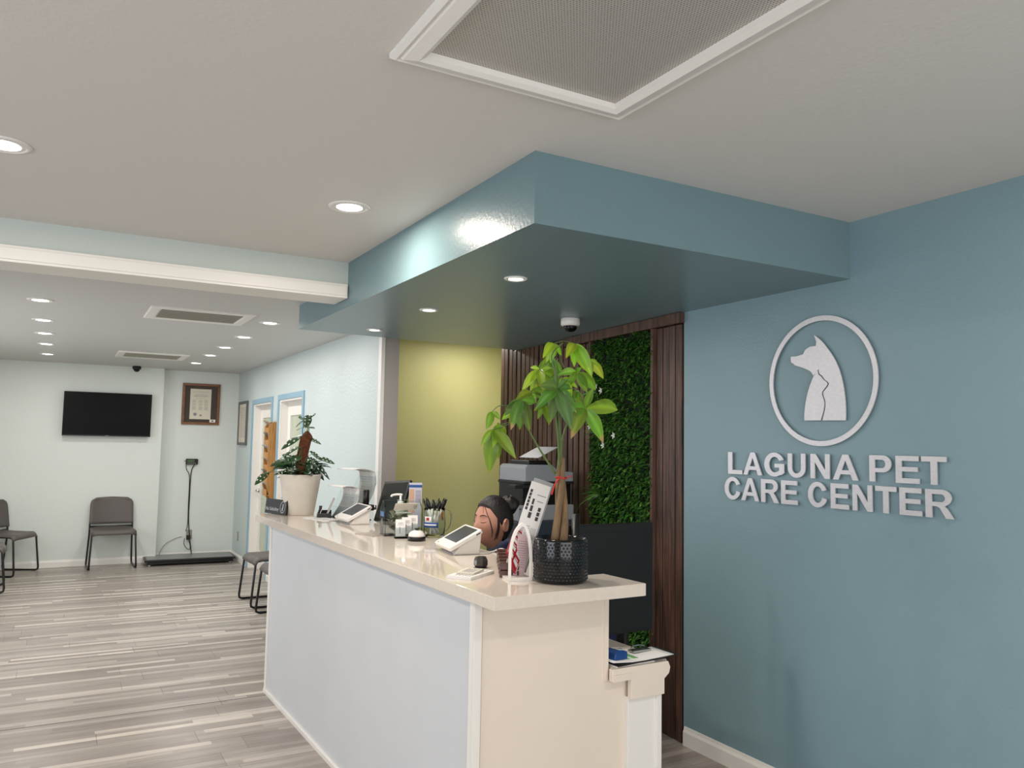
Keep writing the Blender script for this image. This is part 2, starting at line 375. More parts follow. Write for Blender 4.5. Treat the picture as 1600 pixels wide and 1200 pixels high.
# blue soffit over the reception
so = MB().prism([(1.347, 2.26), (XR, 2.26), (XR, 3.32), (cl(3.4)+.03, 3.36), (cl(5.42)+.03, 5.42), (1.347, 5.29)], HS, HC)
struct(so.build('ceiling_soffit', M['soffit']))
# baseboards
def bb(name, x0, y0, x1, y1, nx, ny, h=.085, t=.014):
    d = Vector((x1-x0, y1-y0)); b = MB(); n = Vector((nx, ny))
    def P(q, z): return [(x0+n.x*q, y0+n.y*q, z), (x1+n.x*q, y1+n.y*q, z)]
    pr = [(0, 0), (t, 0), (t, h*.72), (t*.55, h*.86), (t*.35, h), (0, h)]
    vs = [p for q, z in pr for p in P(q, z)]; m = len(pr)
    fs = [(2*i, 2*i+1, 2*((i+1) % m)+1, 2*((i+1) % m)) for i in range(m)] + [tuple(2*i for i in range(m)), tuple(2*i+1 for i in reversed(range(m)))]
    return struct(b.add(vs, fs).build(name, M['white']))
bb('baseboard_right', XR, -2.5, XR, 3.31, -1, 0, .095)
bb('baseboard_back', XL, YB, 1.138, YB, 0, -1)
bb('baseboard_back', 1.138, YA, XW, YA, 0, -1)
bb('baseboard_waiting', XW, 10.30, XW, YA, -1, 0)
bb('baseboard_waiting', XW, 5.7, XW, 7.86, -1, 0)
bb('baseboard_waiting', XW, 8.97, XW, 9.19, -1, 0)
bb('baseboard_left', XL, 4.6, XL, YB, 1, 0)

# doors (frame, leaf, glass, lever)
for k, (a, c) in enumerate((D1, D2)):
    d = MB(); d.box(XW+.085, XW+.125, a+.03, a+.15, 0, DT-.02); d.box(XW+.085, XW+.125, c-.15, c-.03, 0, DT-.02)
    d.box(XW+.085, XW+.125, a+.15, c-.15, DT-.17, DT-.02); d.box(XW+.085, XW+.125, a+.15, c-.15, 0, .22)
    door = struct(d.build('door_%d' % (k+1), M['white']))
    j = MB(); j.box(XW, XW+.13, a, a+.03, 0, DT); j.box(XW, XW+.13, c-.03, c, 0, DT); j.box(XW, XW+.13, a+.03, c-.03, DT-.02, DT)
    j.build('door_jamb', M['white'], door)
    t = MB(); t.box(XW-.014, XW, a-.055, a, 0, DT+.055); t.box(XW-.014, XW, c, c+.055, 0, DT+.055); t.box(XW-.014, XW, a, c, DT, DT+.055)
    t.build('door_casing', M['casing'], door)
    MB().box(XW+.1, XW+.112, a+.15, c-.15, .22, DT-.17).build('door_glass', M['frost'], door)
    yy = c-.09
    h = MB(); h.lathe([(.026, 0), (.026, .01), (.012, .014), (.012, .045)], (XW+.085, yy, .94), 16, Matrix.Rotation(-PI/2, 4, 'Y'))
    h.tube([(XW+.045, yy, .94), (XW+.04, yy-.05, .94), (XW+.042, yy-.11, .938)], .009, 8)
    h.build('door_handle', M['chrome'], door)
# little room behind the doors so the frosted panes have something behind
struct(MB().box(XW+.9, XW+1.0, 6.5, 11.5, 0, HF).build('wall_behind_doors', M['pale']))

# ------------------------------------------------------------------ slatted timber and green wall
ca = math.atan(.0668)   # the cladding plane leans off the room axis by this much
CLM = Matrix.Translation((XR, 3.32, 0)) @ Matrix.Rotation(-ca, 4, 'Z')      # local y runs along the wall, x into the room is negative
def slat_panel(name, label, y0, n, pitch, w, z1):
    b = MB((XR, 3.32, 0)); L = n*pitch
    b.box(.02, .038, y0, y0+L, .0, z1, CLM)
    for k in range(n):
        y = y0+k*pitch; dx = random.uniform(-.003, .003)
        zt = z1-.002 if y < 1.28 else (HS-.002 if y < 2.11 else HF-.01)
        b.box(-.004+dx, .02, y+(pitch-w)/2, y+(pitch+w)/2, .004, zt, CLM)
    return tag(b.build(name, M['slat'], bevel=.0015), label, 'wall panel')
slat_panel('slat_panel', 'narrow dark-stained timber slat panel between the green wall and the blue wall', .012, 4, .058, .052, HS-.062)
slat_panel('slat_panel', 'wide dark-stained timber slat panel behind the printer, running to the yellow wall', .965, 19, .0745, .055, HS-.062)
b = MB((XR, 3.32, 0)); b.box(-.035, -.006, -.004, 1.28, HS-.06, HS-.002, CLM); b.box(-.006, .02, -.004, 1.27, HS-.058, HS-.002, CLM)
tag(b.build('timber_rail', M['slat'], bevel=.002), 'horizontal dark-stained timber rail along the top of the slats, under the soffit', 'timber rail')
b = MB((XR, 3.32, 0)); b.box(-.03, .02, .246, .27, .0, HS-.062, CLM); b.box(-.03, .02, .935, .96, 0, HS-.062, CLM)
# the two upright strips that frame the planting
gw = thing('green_wall', 'tall panel of artificial green leaves framed by dark slats', 'green wall', CLM @ Vector((0, .6, .0)), -ca)
def gl(v): return Vector(v)   # local: x = off the wall (negative = room), y = along, z = up
e = MB(); e.box(-.03, .02, -.354, -.33, 0, HS-.062); e.box(-.03, .02, .335, .36, 0, HS-.062); e.build('frame_strip', M['slat'], gw)
MB().box(.008, .02, -.33, .335, .0, HS-.062).build('backing_panel', mat('dark_green_mesh_backing', (14, 24, 12), .9), gw)
rg = random.Random(3)
G = MB()
def small_leaf(p, d, n, L, w, col, bend=.25):
    d = d.normalized(); s = d.cross(n); s = s.normalized() if s.length > 1e-6 else d.orthogonal().normalized(); n = s.cross(d)
    a = p; m = p+d*L*.45; t = p+d*L-n*L*bend
    vs = [a, m+s*w/2+n*w*.12, t, m-s*w/2+n*w*.12, m-n*L*.04]
    G.add(vs, [(0, 1, 4), (1, 2, 4), (2, 3, 4), (3, 0, 4)], False, col)
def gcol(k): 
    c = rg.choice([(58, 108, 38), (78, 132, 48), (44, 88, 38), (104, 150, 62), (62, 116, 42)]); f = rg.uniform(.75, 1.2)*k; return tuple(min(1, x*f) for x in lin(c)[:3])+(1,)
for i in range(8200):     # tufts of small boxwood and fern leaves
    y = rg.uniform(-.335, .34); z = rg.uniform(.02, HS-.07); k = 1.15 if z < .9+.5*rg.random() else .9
    p = Vector((rg.uniform(-.015, .0), y, z)); d = Vector((-rg.uniform(.5, 1.2), rg.uniform(-.9, .9), rg.uniform(-.8, .9)))
    small_leaf(p, d, Vector((-.4, rg.uniform(-.5, .5), 1)), rg.uniform(.025, .055), rg.uniform(.012, .024), gcol(k))
for (cy, cz, n, L) in ((-.05, 1.05, 46, .24), (.2, 1.25, 30, .2), (.26, 1.9, 26, .2), (-.18, .62, 30, .18), (.22, 1.64, 20, .16), (.05, .45, 26, .2)):   # long grass tufts
    for i in range(n):
        a = rg.uniform(-.2*PI, 1.2*PI); p = Vector((-.02, cy, cz)); d = Vector((-.5, math.cos(a), math.sin(a)*.9)).normalized(); c = gcol(1.0); l = L*rg.uniform(.6, 1.1)
        pts = [p+d*l*t+Vector((-.02*math.sin(PI*t), 0, -.55*l*t*t)) for t in (0, .33, .66, 1)]; s = d.cross(Vector((-1, 0, 0))).normalized()
        w = .006; vs = []
        for j, q in enumerate(pts): ww = w*(1-.3*j); vs += [q+s*ww/2, q-s*ww/2]
        G.add(vs, [(0, 1, 3, 2), (2, 3, 5, 4), (4, 5, 7, 6)], False, c)
fo = G.build('foliage', M['wallleaf'], gw, colored=True); fo['kind'] = 'stuff'
for (y, z) in ((.15, 1.9), (.21, 1.93), (.0, 1.62), (.12, 1.56), (.28, 1.68)):
    f = MB()
    for k in range(5):
        a = 2*PI*k/5; c = Vector((-.06, y, z)); d = Vector((-.3, math.cos(a), math.sin(a))); s = d.cross(Vector((1, 0, 0))).normalized()
        f.add([c, c+d*.012+s*.006, c+d*.024, c+d*.012-s*.006], [(0, 1, 2, 3)])
    f.build('flower', M['white_flower'], gw)

# ------------------------------------------------------------------ reception counter
CO, CA, ZT, ZB = (1.2372, 2.2879, 0), .02264, 1.0639, 1.0195
counter = thing('reception_counter', 'long white reception counter body with cream end panel on the plank floor', 'counter', CO, CA)
L0, L1, BX, BW = .161, 2.889, .015, .584
c = MB()
c.prism([(BX+.01, L0+.004), (BX+.13, L0+.004), (BX+.13, L1), (BX+.01, L1)], .0, ZB-.001)
c.build('front_panel', M['counter'], counter)
c = MB(); t = .007
c.box(BX, BX+.01, L0, L0+.03, 0, ZB-.001); c.box(BX, BX+.01, L1-.02, L1, 0, ZB-.001); c.box(BX-.004, BX+.012, L0, L1, 0, .022); c.box(BX, BX+.03, L0-.004, L0+.004, 0, ZB-.001)
c.build('corner_trim', M['white'], counter, bevel=.001)
c = MB()
c.prism([(BX+.03, 0), (BW+.10, 0), (BW+.10, .688), (BW, .688), (BW, ZB-.001), (BX+.03, ZB-.001)], L0+.003, L0+.02, 'y')
c.build('end_panel', M['endpanel'], counter)
c = MB(); c.box(BW-.02, BW, L0-.002, L0+.003, .688, ZB-.001); c.box(BX+.035, BX+.04, L0+.001, L0+.003, 0, ZB-.001)
c.build('end_trim', M['endpanel'], counter)
c = MB(); c.box(BX+.13, BX+.15, L0+.02, L1, .0, ZB-.001); c.box(BX+.13, BW, L1-.02, L1, 0, ZB-.001); c.box(BW-.02, BW, L0+.02, L0+.12, .745, ZB-.001)
c.build('back_panel', M['counter'], counter)
top = MB(CO)
mx = T(*CO, rz=CA)
top.prism([(0, 0), (.628, 0), (.622, .243), (.535, .243), (.535, 3.231), (0, 3.231)], ZB, ZT, 'z', mx)
tag(top.build('worktop', M['slab'], bevel=.0025), 'glossy cream quartz worktop lying on the reception counter', 'worktop')
# staff desk behind the counter
desk = thing('staff_desk', 'white painted desk end with rounded apron beside the counter end panel', 'desk', (1.9, 2.46, 0), CA)
d = MB(); d.box(-.07, .20, -.0, .7, .715, .735); d.box(-.07, .13, .7, 2.6, .715, .735); d.build('desktop', M['endpanel'], desk, bevel=.004)
d = MB(); d.prism([(-.088, .69), (.0, .69), (.0, .615), (.163, .615), (.163, .672), (.186, .69), (.192, .712), (.182, .735), (-.088, .735)], -.03, -.008, 'y'); d.build('apron', M['endpanel'], desk, bevel=.002)
d = MB(); d.box(.0, .155, -.012, .02, 0, .62); d.box(.133, .158, -.02, .55, 0, .714); d.build('side_panel', M['white'], desk, bevel=.002)
d = MB(); d.box(.09, .12, 2.5, 2.56, 0, .714); d.build('leg', M['white'], desk)
MB().box(-.084, -.005, -.034, -.03, .69, .715).build('apron_block', M['endpanel'], desk)

# ------------------------------------------------------------------ ceiling fittings
def downlight(loc, r, label, group, power, color, m):
    t = thing('downlight', label, 'ceiling light', loc, 0, group)
    MB().lathe([(r*1.0, -.004), (r*1.04, -.007), (r*1.26, -.004), (r*1.3, 0)], n=40).build('trim_ring', M['white'], t)
    MB().lathe([(0, -.0052), (r*.6, -.005), (r, -.003)], n=40).build('lens', m, t)
    l = bpy.data.lights.new('downlight_beam', 'AREA'); l.shape = 'DISK'; l.size = r*1.8; l.energy = power; l.color = color; l.spread = PI
    lo = bpy.data.objects.new('downlight_beam', l); COL.objects.link(lo); lo.parent = t; lo.location = (0, 0, -.012)
    return t
warm, neut = (1, .89, .77), (1, .96, .91)
downlight((-.219, 3.176, HC), .068, 'large warm round downlight cut by the left edge, near ceiling', 'large downlights in the near ceiling', 13, warm, M['lens'])
downlight((1.017, 3.232, HC), .068, 'large warm round downlight just left of the blue soffit, near ceiling', 'large downlights in the near ceiling', 13, warm, M['lens'])
for k, (x, y) in enumerate(((1.738, 3.068), (1.753, 4.069), (1.77, 5.001))):
    downlight((x, y, HS), .041, ['small downlight in the blue soffit, nearest and largest of its three', 'small downlight in the blue soffit, middle one of three', 'small downlight in the blue soffit, farthest and smallest of three'][k], 'small downlights in the blue soffit', 4, neut, M['lenscool'])
downlight((2.3, .45, HC), .068, 'added unseen large warm round downlight over the entrance side of the blue wall', 'large downlights in the near ceiling', 13, warm, M['lens'])  # added lamp out of view, warms the counter end panel
downlight((-.219, .8, HC), .068, 'added unseen large warm round downlight above the entrance, left side', 'large downlights in the near ceiling', 10, warm, M['lens'])  # second added lamp outside the frame, for the counter end
downlight((3.0, 5.86, HF), .062, 'added round downlight in the yellow nook, unseen above the soffit edge', 'added downlights in the nook', 4.5, neut, M['lenscool'])  # added lamp, hidden by the soffit, brightens the yellow wall
ow = ['nearest', 'second', 'third', 'fourth', 'farthest']
for k, y in enumerate((6.087, 7.12, 8.03, 8.944, 10.02)):
    downlight((-.155, y, HF), .062, 'round downlight, %s in the left row of the waiting-room ceiling' % ow[k], 'downlights in the left row', 6.5, neut, M['lenscool'])
for k, y in enumerate((6.208, 7.20, 8.12, 8.98, 10.01)):
    downlight((1.36, y, HF), .062, 'round downlight, %s in the right row of the waiting-room ceiling' % ow[k], 'downlights in the right row', 6.5, neut, M['lenscool'])

def vent(name, x0, x1, y0, y1, z, fw_, label, deep):
    t = thing(name, label, 'vent', ((x0+x1)/2, (y0+y1)/2, z)); hx, hy = (x1-x0)/2, (y1-y0)/2
    pr = [(0, 0), (0, -.012), (.012, -.02), (fw_*.3, -.016), (fw_*.36, -.021), (fw_*.8, -.03), (fw_, -.022), (fw_, 0)] if deep else [(0, 0), (0, -.008), (.006, -.012), (fw_*.8, -.012), (fw_, -.004), (fw_, 0)]
    b = MB(); m = len(pr); vs = []
    for (q, zz) in pr: vs += [(-hx+q, -hy+q, zz), (hx-q, -hy+q, zz), (hx-q, hy-q, zz), (-hx+q, hy-q, zz)]
    fs = [(4*i+k, 4*i+(k+1) % 4, 4*((i+1) % m)+(k+1) % 4, 4*((i+1) % m)+k) for i in range(m) for k in range(4)]
    b.add(vs, fs).build('frame', M['white'], t)
    MB().box(-hx+fw_, hx-fw_, -hy+fw_, hy-fw_, -.006, -.002).build('grille', M['grille'] if deep else mat('vent_louvre_grey', (186, 182, 170), .6), t)
    if not deep:
        g = MB()
        for k in range(9):
            y = -hy+fw_+(2*(hy-fw_))*(k+.5)/9; g.box(-hx+fw_, hx-fw_, y-.004, y+.004, -.011, -.006)
        g.build('louvres', mat('vent_louvre_dark', (150, 146, 134), .6), t)
    return t
vent('return_air_vent', .683, 1.416, .78, 1.882, HC, .072, 'large return air vent with metal lattice and moulded white frame, near ceiling', True)
vent('ceiling_vent', .497, 1.19, 5.868, 6.45, HF, .075, 'white framed rectangular vent, nearer one in waiting-room ceiling', False)
vent('ceiling_vent', .487, 1.18, 9.14, 9.75, HF, .075, 'white framed rectangular vent, farther one near the back wall', False)
# filter clip in the corner of the big vent
# dome cameras
def dome(loc, s, body, label):
    t = thing('dome_camera', label, 'security camera', loc)
    MB().lathe([(0, 0), (.052*s, 0), (.056*s, -.004*s), (.056*s, -.036*s), (.05*s, -.044*s), (.04*s, -.046*s)], n=36).build('housing', body, t)
    MB().lathe([(.04*s, -.044*s), (.039*s, -.056*s), (.033*s, -.068*s), (.02*s, -.077*s), (0, -.08*s)], n=30).build('dome', M['screen'], t)
    return t
dome((2.56, 3.865, HS), 1.0, M['wplastic'], 'white dome security camera under the blue soffit above the money tree')
dome((.80, 10.98, HF), .9, M['black'], 'small black dome security camera at the waiting-room ceiling above the television')

# ------------------------------------------------------------------ back wall: television, frames, scale, sockets
tvc = Vector(((.023+1.0)/2, YB-.07, 1.84))
tv = thing('television', 'black flat television mounted on the back wall', 'television', tvc)
b = MB(); b.box(-.487, .487, -.02, .02, -.268, .268); b.build('body', M['black'], tv, bevel=.004)
MB().box(-.48, .48, -.0215, -.019, -.255, .262).build('screen', mat('tv_panel', (5, 5, 6), .35, spec=.12), tv)
b = MB(); b.box(-.2, .2, .02, .069, -.15, .15); b.build('bracket', M['blackmatte'], tv)
MB().box(-.02, .02, -.0225, -.0215, -.262, -.258).build('brand_mark', M['gplastic'], tv)
# painted-over cable channel from the television to the corner
tag(MB((1.0, YB, 1.845)).box(.99, 1.137, YB-.006, YB, 1.837, 1.845).build('cable_channel', M['pale']), 'thin horizontal cable channel between television and wall corner', 'cable channel')

def frame_paper(t, w, h, lines, m):
    pass
fr = thing('certificate_frame', 'brown wooden frame with certificate on dark mat on the back wall', 'picture frame', (1.615, YA-.012, 2.02), 0)
w, h = .235, .272
b = MB(); q = .033
for (x0, x1, z0, z1) in ((-w, w, h-q, h), (-w, w, -h, -h+q), (-w, -w+q, -h+q, h-q), (w-q, w, -h+q, h-q)): b.box(x0, x1, -.018, .012, z0, z1)
b.build('frame', M['woodframe'], fr, bevel=.004)
MB().box(-w+q, w-q, -.002, .01, -h+q, h-q).build('mat_board', M['mat'], fr)
MB().box(-.137, .125, -.005, -.002, -.2, .2).build('certificate', M['paper2'], fr)
b = MB(); mxt = T(0, -.0052, 0, rx=PI/2)
b.add(*text('CERTIFICATE OF REGISTRATION', .014, .0006, T(-.006, -.0052, .155, rx=PI/2), 'CENTER'))
for zz, ww in ((.13, .07), (.115, .09), (.106, .09), (.097, .09), (.075, .06)): b.box(-.006-ww, -.006+ww, -.0056, -.005, zz, zz+.0028)
for cx in (-.085, -.005, .065):
    for k in range(16):
        if k in (5, 9) : continue
        b.box(cx-.025, cx+.025*(1-.25*((k*7) % 3)/2), -.0056, -.005, .052-k*.0085, .0545-k*.0085)
b.lathe([(.018, 0), (.022, 0), (.022, .0006), (.018, .0006)], (-.07, -.005, -.135), 20, Matrix.Rotation(PI/2, 4, 'X')); b.box(-.012, .014, -.0056, -.005, -.16, -.138)
b.build('printed_text', M['inkpale'], fr)
b = MB(); b.box(.115, .19, -.006, -.002, -.238, -.2); b.build('corner_label', M['paper'], fr)
MB().box(.14, .165, -.0066, -.006, -.226, -.212).build('label_print', M['ink'], fr)
fr = thing('certificate_frame', 'grey frame with cream document on the pale blue side wall, left of the doors', 'picture frame', (XW-.012, 10.84, 1.775), 0)
w, h = .265, .285; q = .035; b = MB()
for (y0, y1, z0, z1) in ((-w, w, h-q, h), (-w, w, -h, -h+q), (-w, -w+q, -h+q, h-q), (w-q, w, -h+q, h-q)): b.box(-.014, .012, y0, y1, z0, z1)
b.build('frame', M['greyframe'], fr, bevel=.003)
MB().box(-.003, .011, -w+q, w-q, -h+q, h-q).build('document', M['paper2'], fr)
b = MB()
for k in range(22): b.box(-.0036, -.003, -.17, .17*(1-.2*((k*5) % 3)/2), .2-k*.018, .204-k*.018)
b.build('printed_text', M['inkpale'], fr)

# walk-on pet scale with wall display
p1, p2, p3, p4 = on_z(222, 884, .0), on_z(372, 879, .0), on_z(362, 862, .0), on_z(219, 869, .0)
sc = thing('floor_scale', 'low black walk-on pet scale on the floor against the back wall', 'scale', (1.52, 10.98, 0), -.03)
b = MB(); b.box(-.53, .53, -.25, .25, .05, .075); b.build('platform', M['rod'], sc, bevel=.006)
MB().box(-.505, .505, -.225, .225, .074, .079).build('rubber_mat', M['rubber'], sc)
b = MB()
b.box(-.5, .5, -.235, -.225, .02, .05); b.box(-.5, .5, .225, .235, .02, .05); b.build('base_frame', M['rod'], sc)
for x in (-.47, .47):
    for y in (-.2, .2): MB().lathe([(.022, 0), (.022, .014), (.01, .018), (.01, .05)], (x, y, 0), 14).build('foot', M['chrome'], sc)
ds = thing('scale_display', 'small black digital scale display on the back wall above the scale', 'scale display', (1.535, YA, 1.262))
b = MB(); b.prism(rrect(.15, .075, .012), -.035, 0, 'y'); b.build('housing', M['black'], ds)
MB().box(-.058, .03, -.0365, -.035, -.008, .026).build('lcd', mat('green_lcd', (70, 92, 56), .3), ds)
b = MB()
for k in range(5): b.box(-.055+.022*k, -.042+.022*k, -.037, -.035, -.026, -.018)
b.build('buttons', M['gplastic'], ds)
b = MB(); b.box(-.095, -.07, -.012, 0, .004, .016); b.build('bracket', M['gplastic'], ds)
cb = spline([(1.57, YA-.02, 1.226), (1.54, YA-.015, 1.16), (1.53, YA-.012, 1.05), (1.528, YA-.01, .8), (1.53, YA-.01, .5), (1.555, YA-.03, .25), (1.575, YA-.06, .09), (1.56, 11.10, .079)])
o = MB().tube(cb, .006, 8); tag(o.build('scale_cable', M['cable']), 'black cable hanging from the scale display down to the scale', 'cable')
cb = spline([(1.465, YA-.01, 1.24), (1.475, YA-.01, 1.16), (1.515, YA-.012, 1.06), (1.518, YA-.012, .7), (1.52, YA-.012, .45), (1.5, YA-.02, .36)])
o = MB().tube(cb, .004, 8); tag(o.build('power_cable', M['cable']), 'thin black cable from the display bracket to the wall plug', 'cable')
cb = spline([(1.49, YA-.03, .27), (1.485, YA-.03, .2), (1.52, YA-.03, .14), (1.56, YA-.03, .13), (1.555, YA-.03, .2), (1.525, YA-.03, .28)])
o = MB().tube(cb, .004, 8); tag(o.build('power_cable', M['cable']), 'looped slack of thin black cable below the wall plug', 'cable')
cb = spline([(1.46, YA-.01, .29), (1.38, YA-.012, .27), (1.26, YA-.02, .2), (1.2, YA-.03, .1), (1.19, YA-.03, .02)])
o = MB().tube(cb, .003, 8); tag(o.build('floor_cable', M['cablegrey']), 'thin grey cable curving from the outlet down to the baseboard', 'cable')
def outlet(loc, rz, label):
    t = thing('wall_outlet', label, 'outlet', loc, rz)
    MB().prism(rrect(.072, .117, .006), -.006, 0, 'y').build('plate', M['outlet'], t)
    b = MB()
    for z in (-.022, .022):
        b.prism(rrect(.034, .03, .012, cy=z), -.0075, -.006, 'y')
    b.build('sockets', M['gplastic'], t); return t
ol = outlet((1.545, YA, .315), 0, 'wall outlet with a black plug on the back wall above the scale')
pg = MB((1.535, YA, .285)); pg.box(1.51, 1.56, YA-.05, YA-.008, .25, .31); tag(pg.build('plug_adapter', M['black'], bevel=.006), 'black power adapter plugged into the outlet above the scale', 'plug')
outlet((XW, 10.89, .31), PI/2*-1, 'wall outlet on the pale blue side wall beside the corner')

# brochure rack with magazines
rk = thing('magazine_rack', 'tall honey oak magazine rack on the wall between the doors', 'magazine rack', (XW, 9.03, .9), 0)
side = [(0, 0), (0, .86), (-.04, .862), (-.055, .845), (-.08, .83), (-.092, .80), (-.092, .16), (-.06, .05), (-.035, .0)]
for y in (-.055, .135):
    MB().prism(side, y, y+.018, 'y').build('side_panel', M['oak'], rk, bevel=.002)
MB().box(-.012, 0, -.037, .135, 0, .86).build('back_panel', M['oak'], rk)
b = MB()
for k in range(6):
    z = .05+k*.135; b.box(-.085, -.012, -.037, .135, z, z+.01); b.box(-.09, -.082, -.037, .135, z, z+.07)
b.build('pocket_fronts', M['oak'], rk)
for k in range(6):
    z = .962+k*.135; g = []
    for i in range(6):
        t = i/5; x = -.03-.055*t**1.8-(.05 if k % 2 else .035)*max(0, t-.55); g.append([(XW+x-.01, 9.03+yy, z+.17*t-(.03*t*t)) for yy in (-.03, .05, .125)])
    o = MB((XW, 9.03, z)).sheet(g, .005)
    tag(o.build('magazine', mat(['magazine_cover_grey', 'magazine_cover_dark', 'magazine_cover_tan'][k % 3], [(150, 146, 146), (86, 82, 86), (160, 140, 120)][k % 3], .35)),
        ['brown folded brochure in the lowest pocket of the oak rack', 'dark magazine in the second pocket from below of the oak rack', 'tan magazine in the third pocket from below of the oak rack', 'grey magazine in the third pocket from the top of the oak rack', 'dark magazine in the second pocket from the top of the oak rack', 'tan magazine in the topmost pocket of the oak rack'][k], 'magazine', 'magazines in the oak rack')

# ------------------------------------------------------------------ waiting chairs
def make_chair(label):
    t = thing('waiting_chair', label, 'chair', (0, 0, 0), 0, 'grey plastic waiting chairs on black sled frames')
    # seat: shallow dish with waterfall front, front = -Y
    g = []
    for i in range(15):
        v = i/14; y = -.225+.385*v; row = []
        for j in range(13):
            u = -1+2*j/12; w = (.245-.012*v); x = u*w
            z = .455-.016*math.sin(PI*min(1, v*1.1))*(1-u*u) - (.05*max(0, (.16-v)/.16)**2) - .022*max(0, abs(u)-.8)/.2*1.0
            z += .012*v
            row.append((x, y+(.012*max(0, (.16-v)/.16))+.03*abs(u)**5*max(0, 1-v*3), z))
        g.append(row)
    s = MB().sheet(g, .016); s.build('seat', M['chairgrey'], t)
    g = []
    for i in range(13):
        v = i/12; z = .505+.325*v; row = []
        for j in range(15):
            u = -1+2*j/14
            r = max(0, (v-.74)/.26); w = .243-.062*(1-math.sqrt(max(0, 1-r*r)))-.008*v
            y = .150+.040*v+.02*(1-u*u)-.012*abs(u)**3
            row.append((u*w, y, z-.012*u*u*v))
        g.append(row)
    MB().sheet(g, .014).build('backrest', M['chairgrey'], t)
    for s in (-1, 1):
        x = s*.235
        path = [(x*.96, .05, .432), (x*.97, -.12, .432), (x*.985, -.16, .425), (x, -.178, .40), (x*1.07, -.212, .05), (x*1.07, -.208, .022), (x*1.07, -.185, .011), (x*1.07, .165, .011), (x*1.07, .185, .02), (x*1.06, .19, .05), (x*1.0, .148, .40), (x*1.0, .152, .5), (x*.97, .175, .60)]
        MB().tube(path, .0105, 10).build('sled_frame', M['rod'], t)
        MB().box(x*1.07-.014, x*1.07+.014, -.18, -.15, 0, .012).build('glide', M['black'], t)
    MB().tube([(-.228, .02, .430), (.228, .02, .430)], .009, 8).build('crossbar', M['rod'], t)
    MB().tube([(-.235, .15, .475), (.235, .15, .475)], .009, 8).build('rear_bar', M['rod'], t)
    return t
ch = make_chair('grey waiting chair standing alone under the television'); ch.location = (.623, 10.905, 0); ch.rotation_euler = (0, 0, .05)
dup(ch, (-.435, 10.78, 0), PI/2-.46, 'grey waiting chair at the left edge, farther of two, against the back wall corner')
dup(ch, (-.62, 9.70, 0), PI/2+.05, 'grey waiting chair cut by the left edge, nearer of the two there')
dup(ch, (1.83, 7.98, 0), -PI/2+.02, 'grey waiting chair by the side wall, farther of two half hidden by the counter')
dup(ch, (1.83, 7.23, 0), -PI/2, 'grey waiting chair by the side wall, nearer of two, mostly hidden by the counter')

# ------------------------------------------------------------------ blue wall sign
sg = thing('wall_sign', 'silver dog and cat emblem with lettering LAGUNA PET CARE CENTER on the blue wall', 'sign', (XR, 2.4, 1.6))
def wallpt(x, y): p = on_x(x, y, XR); return (-(p.y-2.4), p.z-1.6)      # 2-D sign coordinates: right, up
SM = Matrix(((0, 0, -1, 0), (-1, 0, 0, 0), (0, 1, 0, 0), (0, 0, 0, 1)))
def sp2(pts, n=6): return [(p.x, p.y) for p in spline([(a, b_, 0) for a, b_ in pts], n)]
def E_(x, y): return wallpt(1190+x/5.215, 480+y/5.215)
cy = -(2.4125-2.4); cz = 1.861-1.6; ro = .2905; ri = .268
circ = lambda r, n=96: [(cy+r*math.cos(2*PI*k/n), cz+r*math.sin(2*PI*k/n)) for k in range(n)]
MB().add(*flat([circ(ro), circ(ri)], .006, T(-.010) @ SM)).build('emblem_ring', M['signmetal'], sg)
dogs = sp2([E_(443, 227), E_(500, 272), E_(560, 345), E_(615, 430), E_(660, 540), E_(690, 680), E_(703, 820), E_(702, 923)])
dogs += [E_(512, 923)]
dogs += sp2([E_(535, 830), E_(537, 770), E_(520, 715), E_(521, 690)], 4) + sp2([E_(545, 662), E_(566, 626), E_(553, 608), E_(530, 590), E_(510, 560), E_(488, 545)], 4)
dogs += [E_(480, 507), E_(450, 548), E_(440, 562)]
dogs += sp2([E_(420, 528), E_(385, 508), E_(325, 486), E_(284, 474)], 4) + sp2([E_(280, 462), E_(262, 455), E_(256, 440), E_(255, 406)], 3) + sp2([E_(300, 402), E_(353, 387)], 3) + sp2([E_(372, 350), E_(410, 325), E_(458, 318)], 5) + [E_(463, 285)]
MB().add(*flat([dogs], .006, T(-.008) @ SM)).build('dog_silhouette', M['signmetal'], sg)
cat = [E_(477, 514)] + sp2([E_(440, 575), E_(405, 670), E_(380, 780), E_(370, 870), E_(370, 923)], 5) + [E_(503, 923)]
cat += sp2([E_(527, 840), E_(532, 775), E_(514, 715), E_(515, 690)], 4) + sp2([E_(538, 660), E_(558, 627), E_(546, 608), E_(525, 592), E_(505, 565), E_(483, 550)], 4)
MB().add(*flat([cat], .005, T(-.0125) @ SM)).build('cat_silhouette', M['signmetal'], sg)
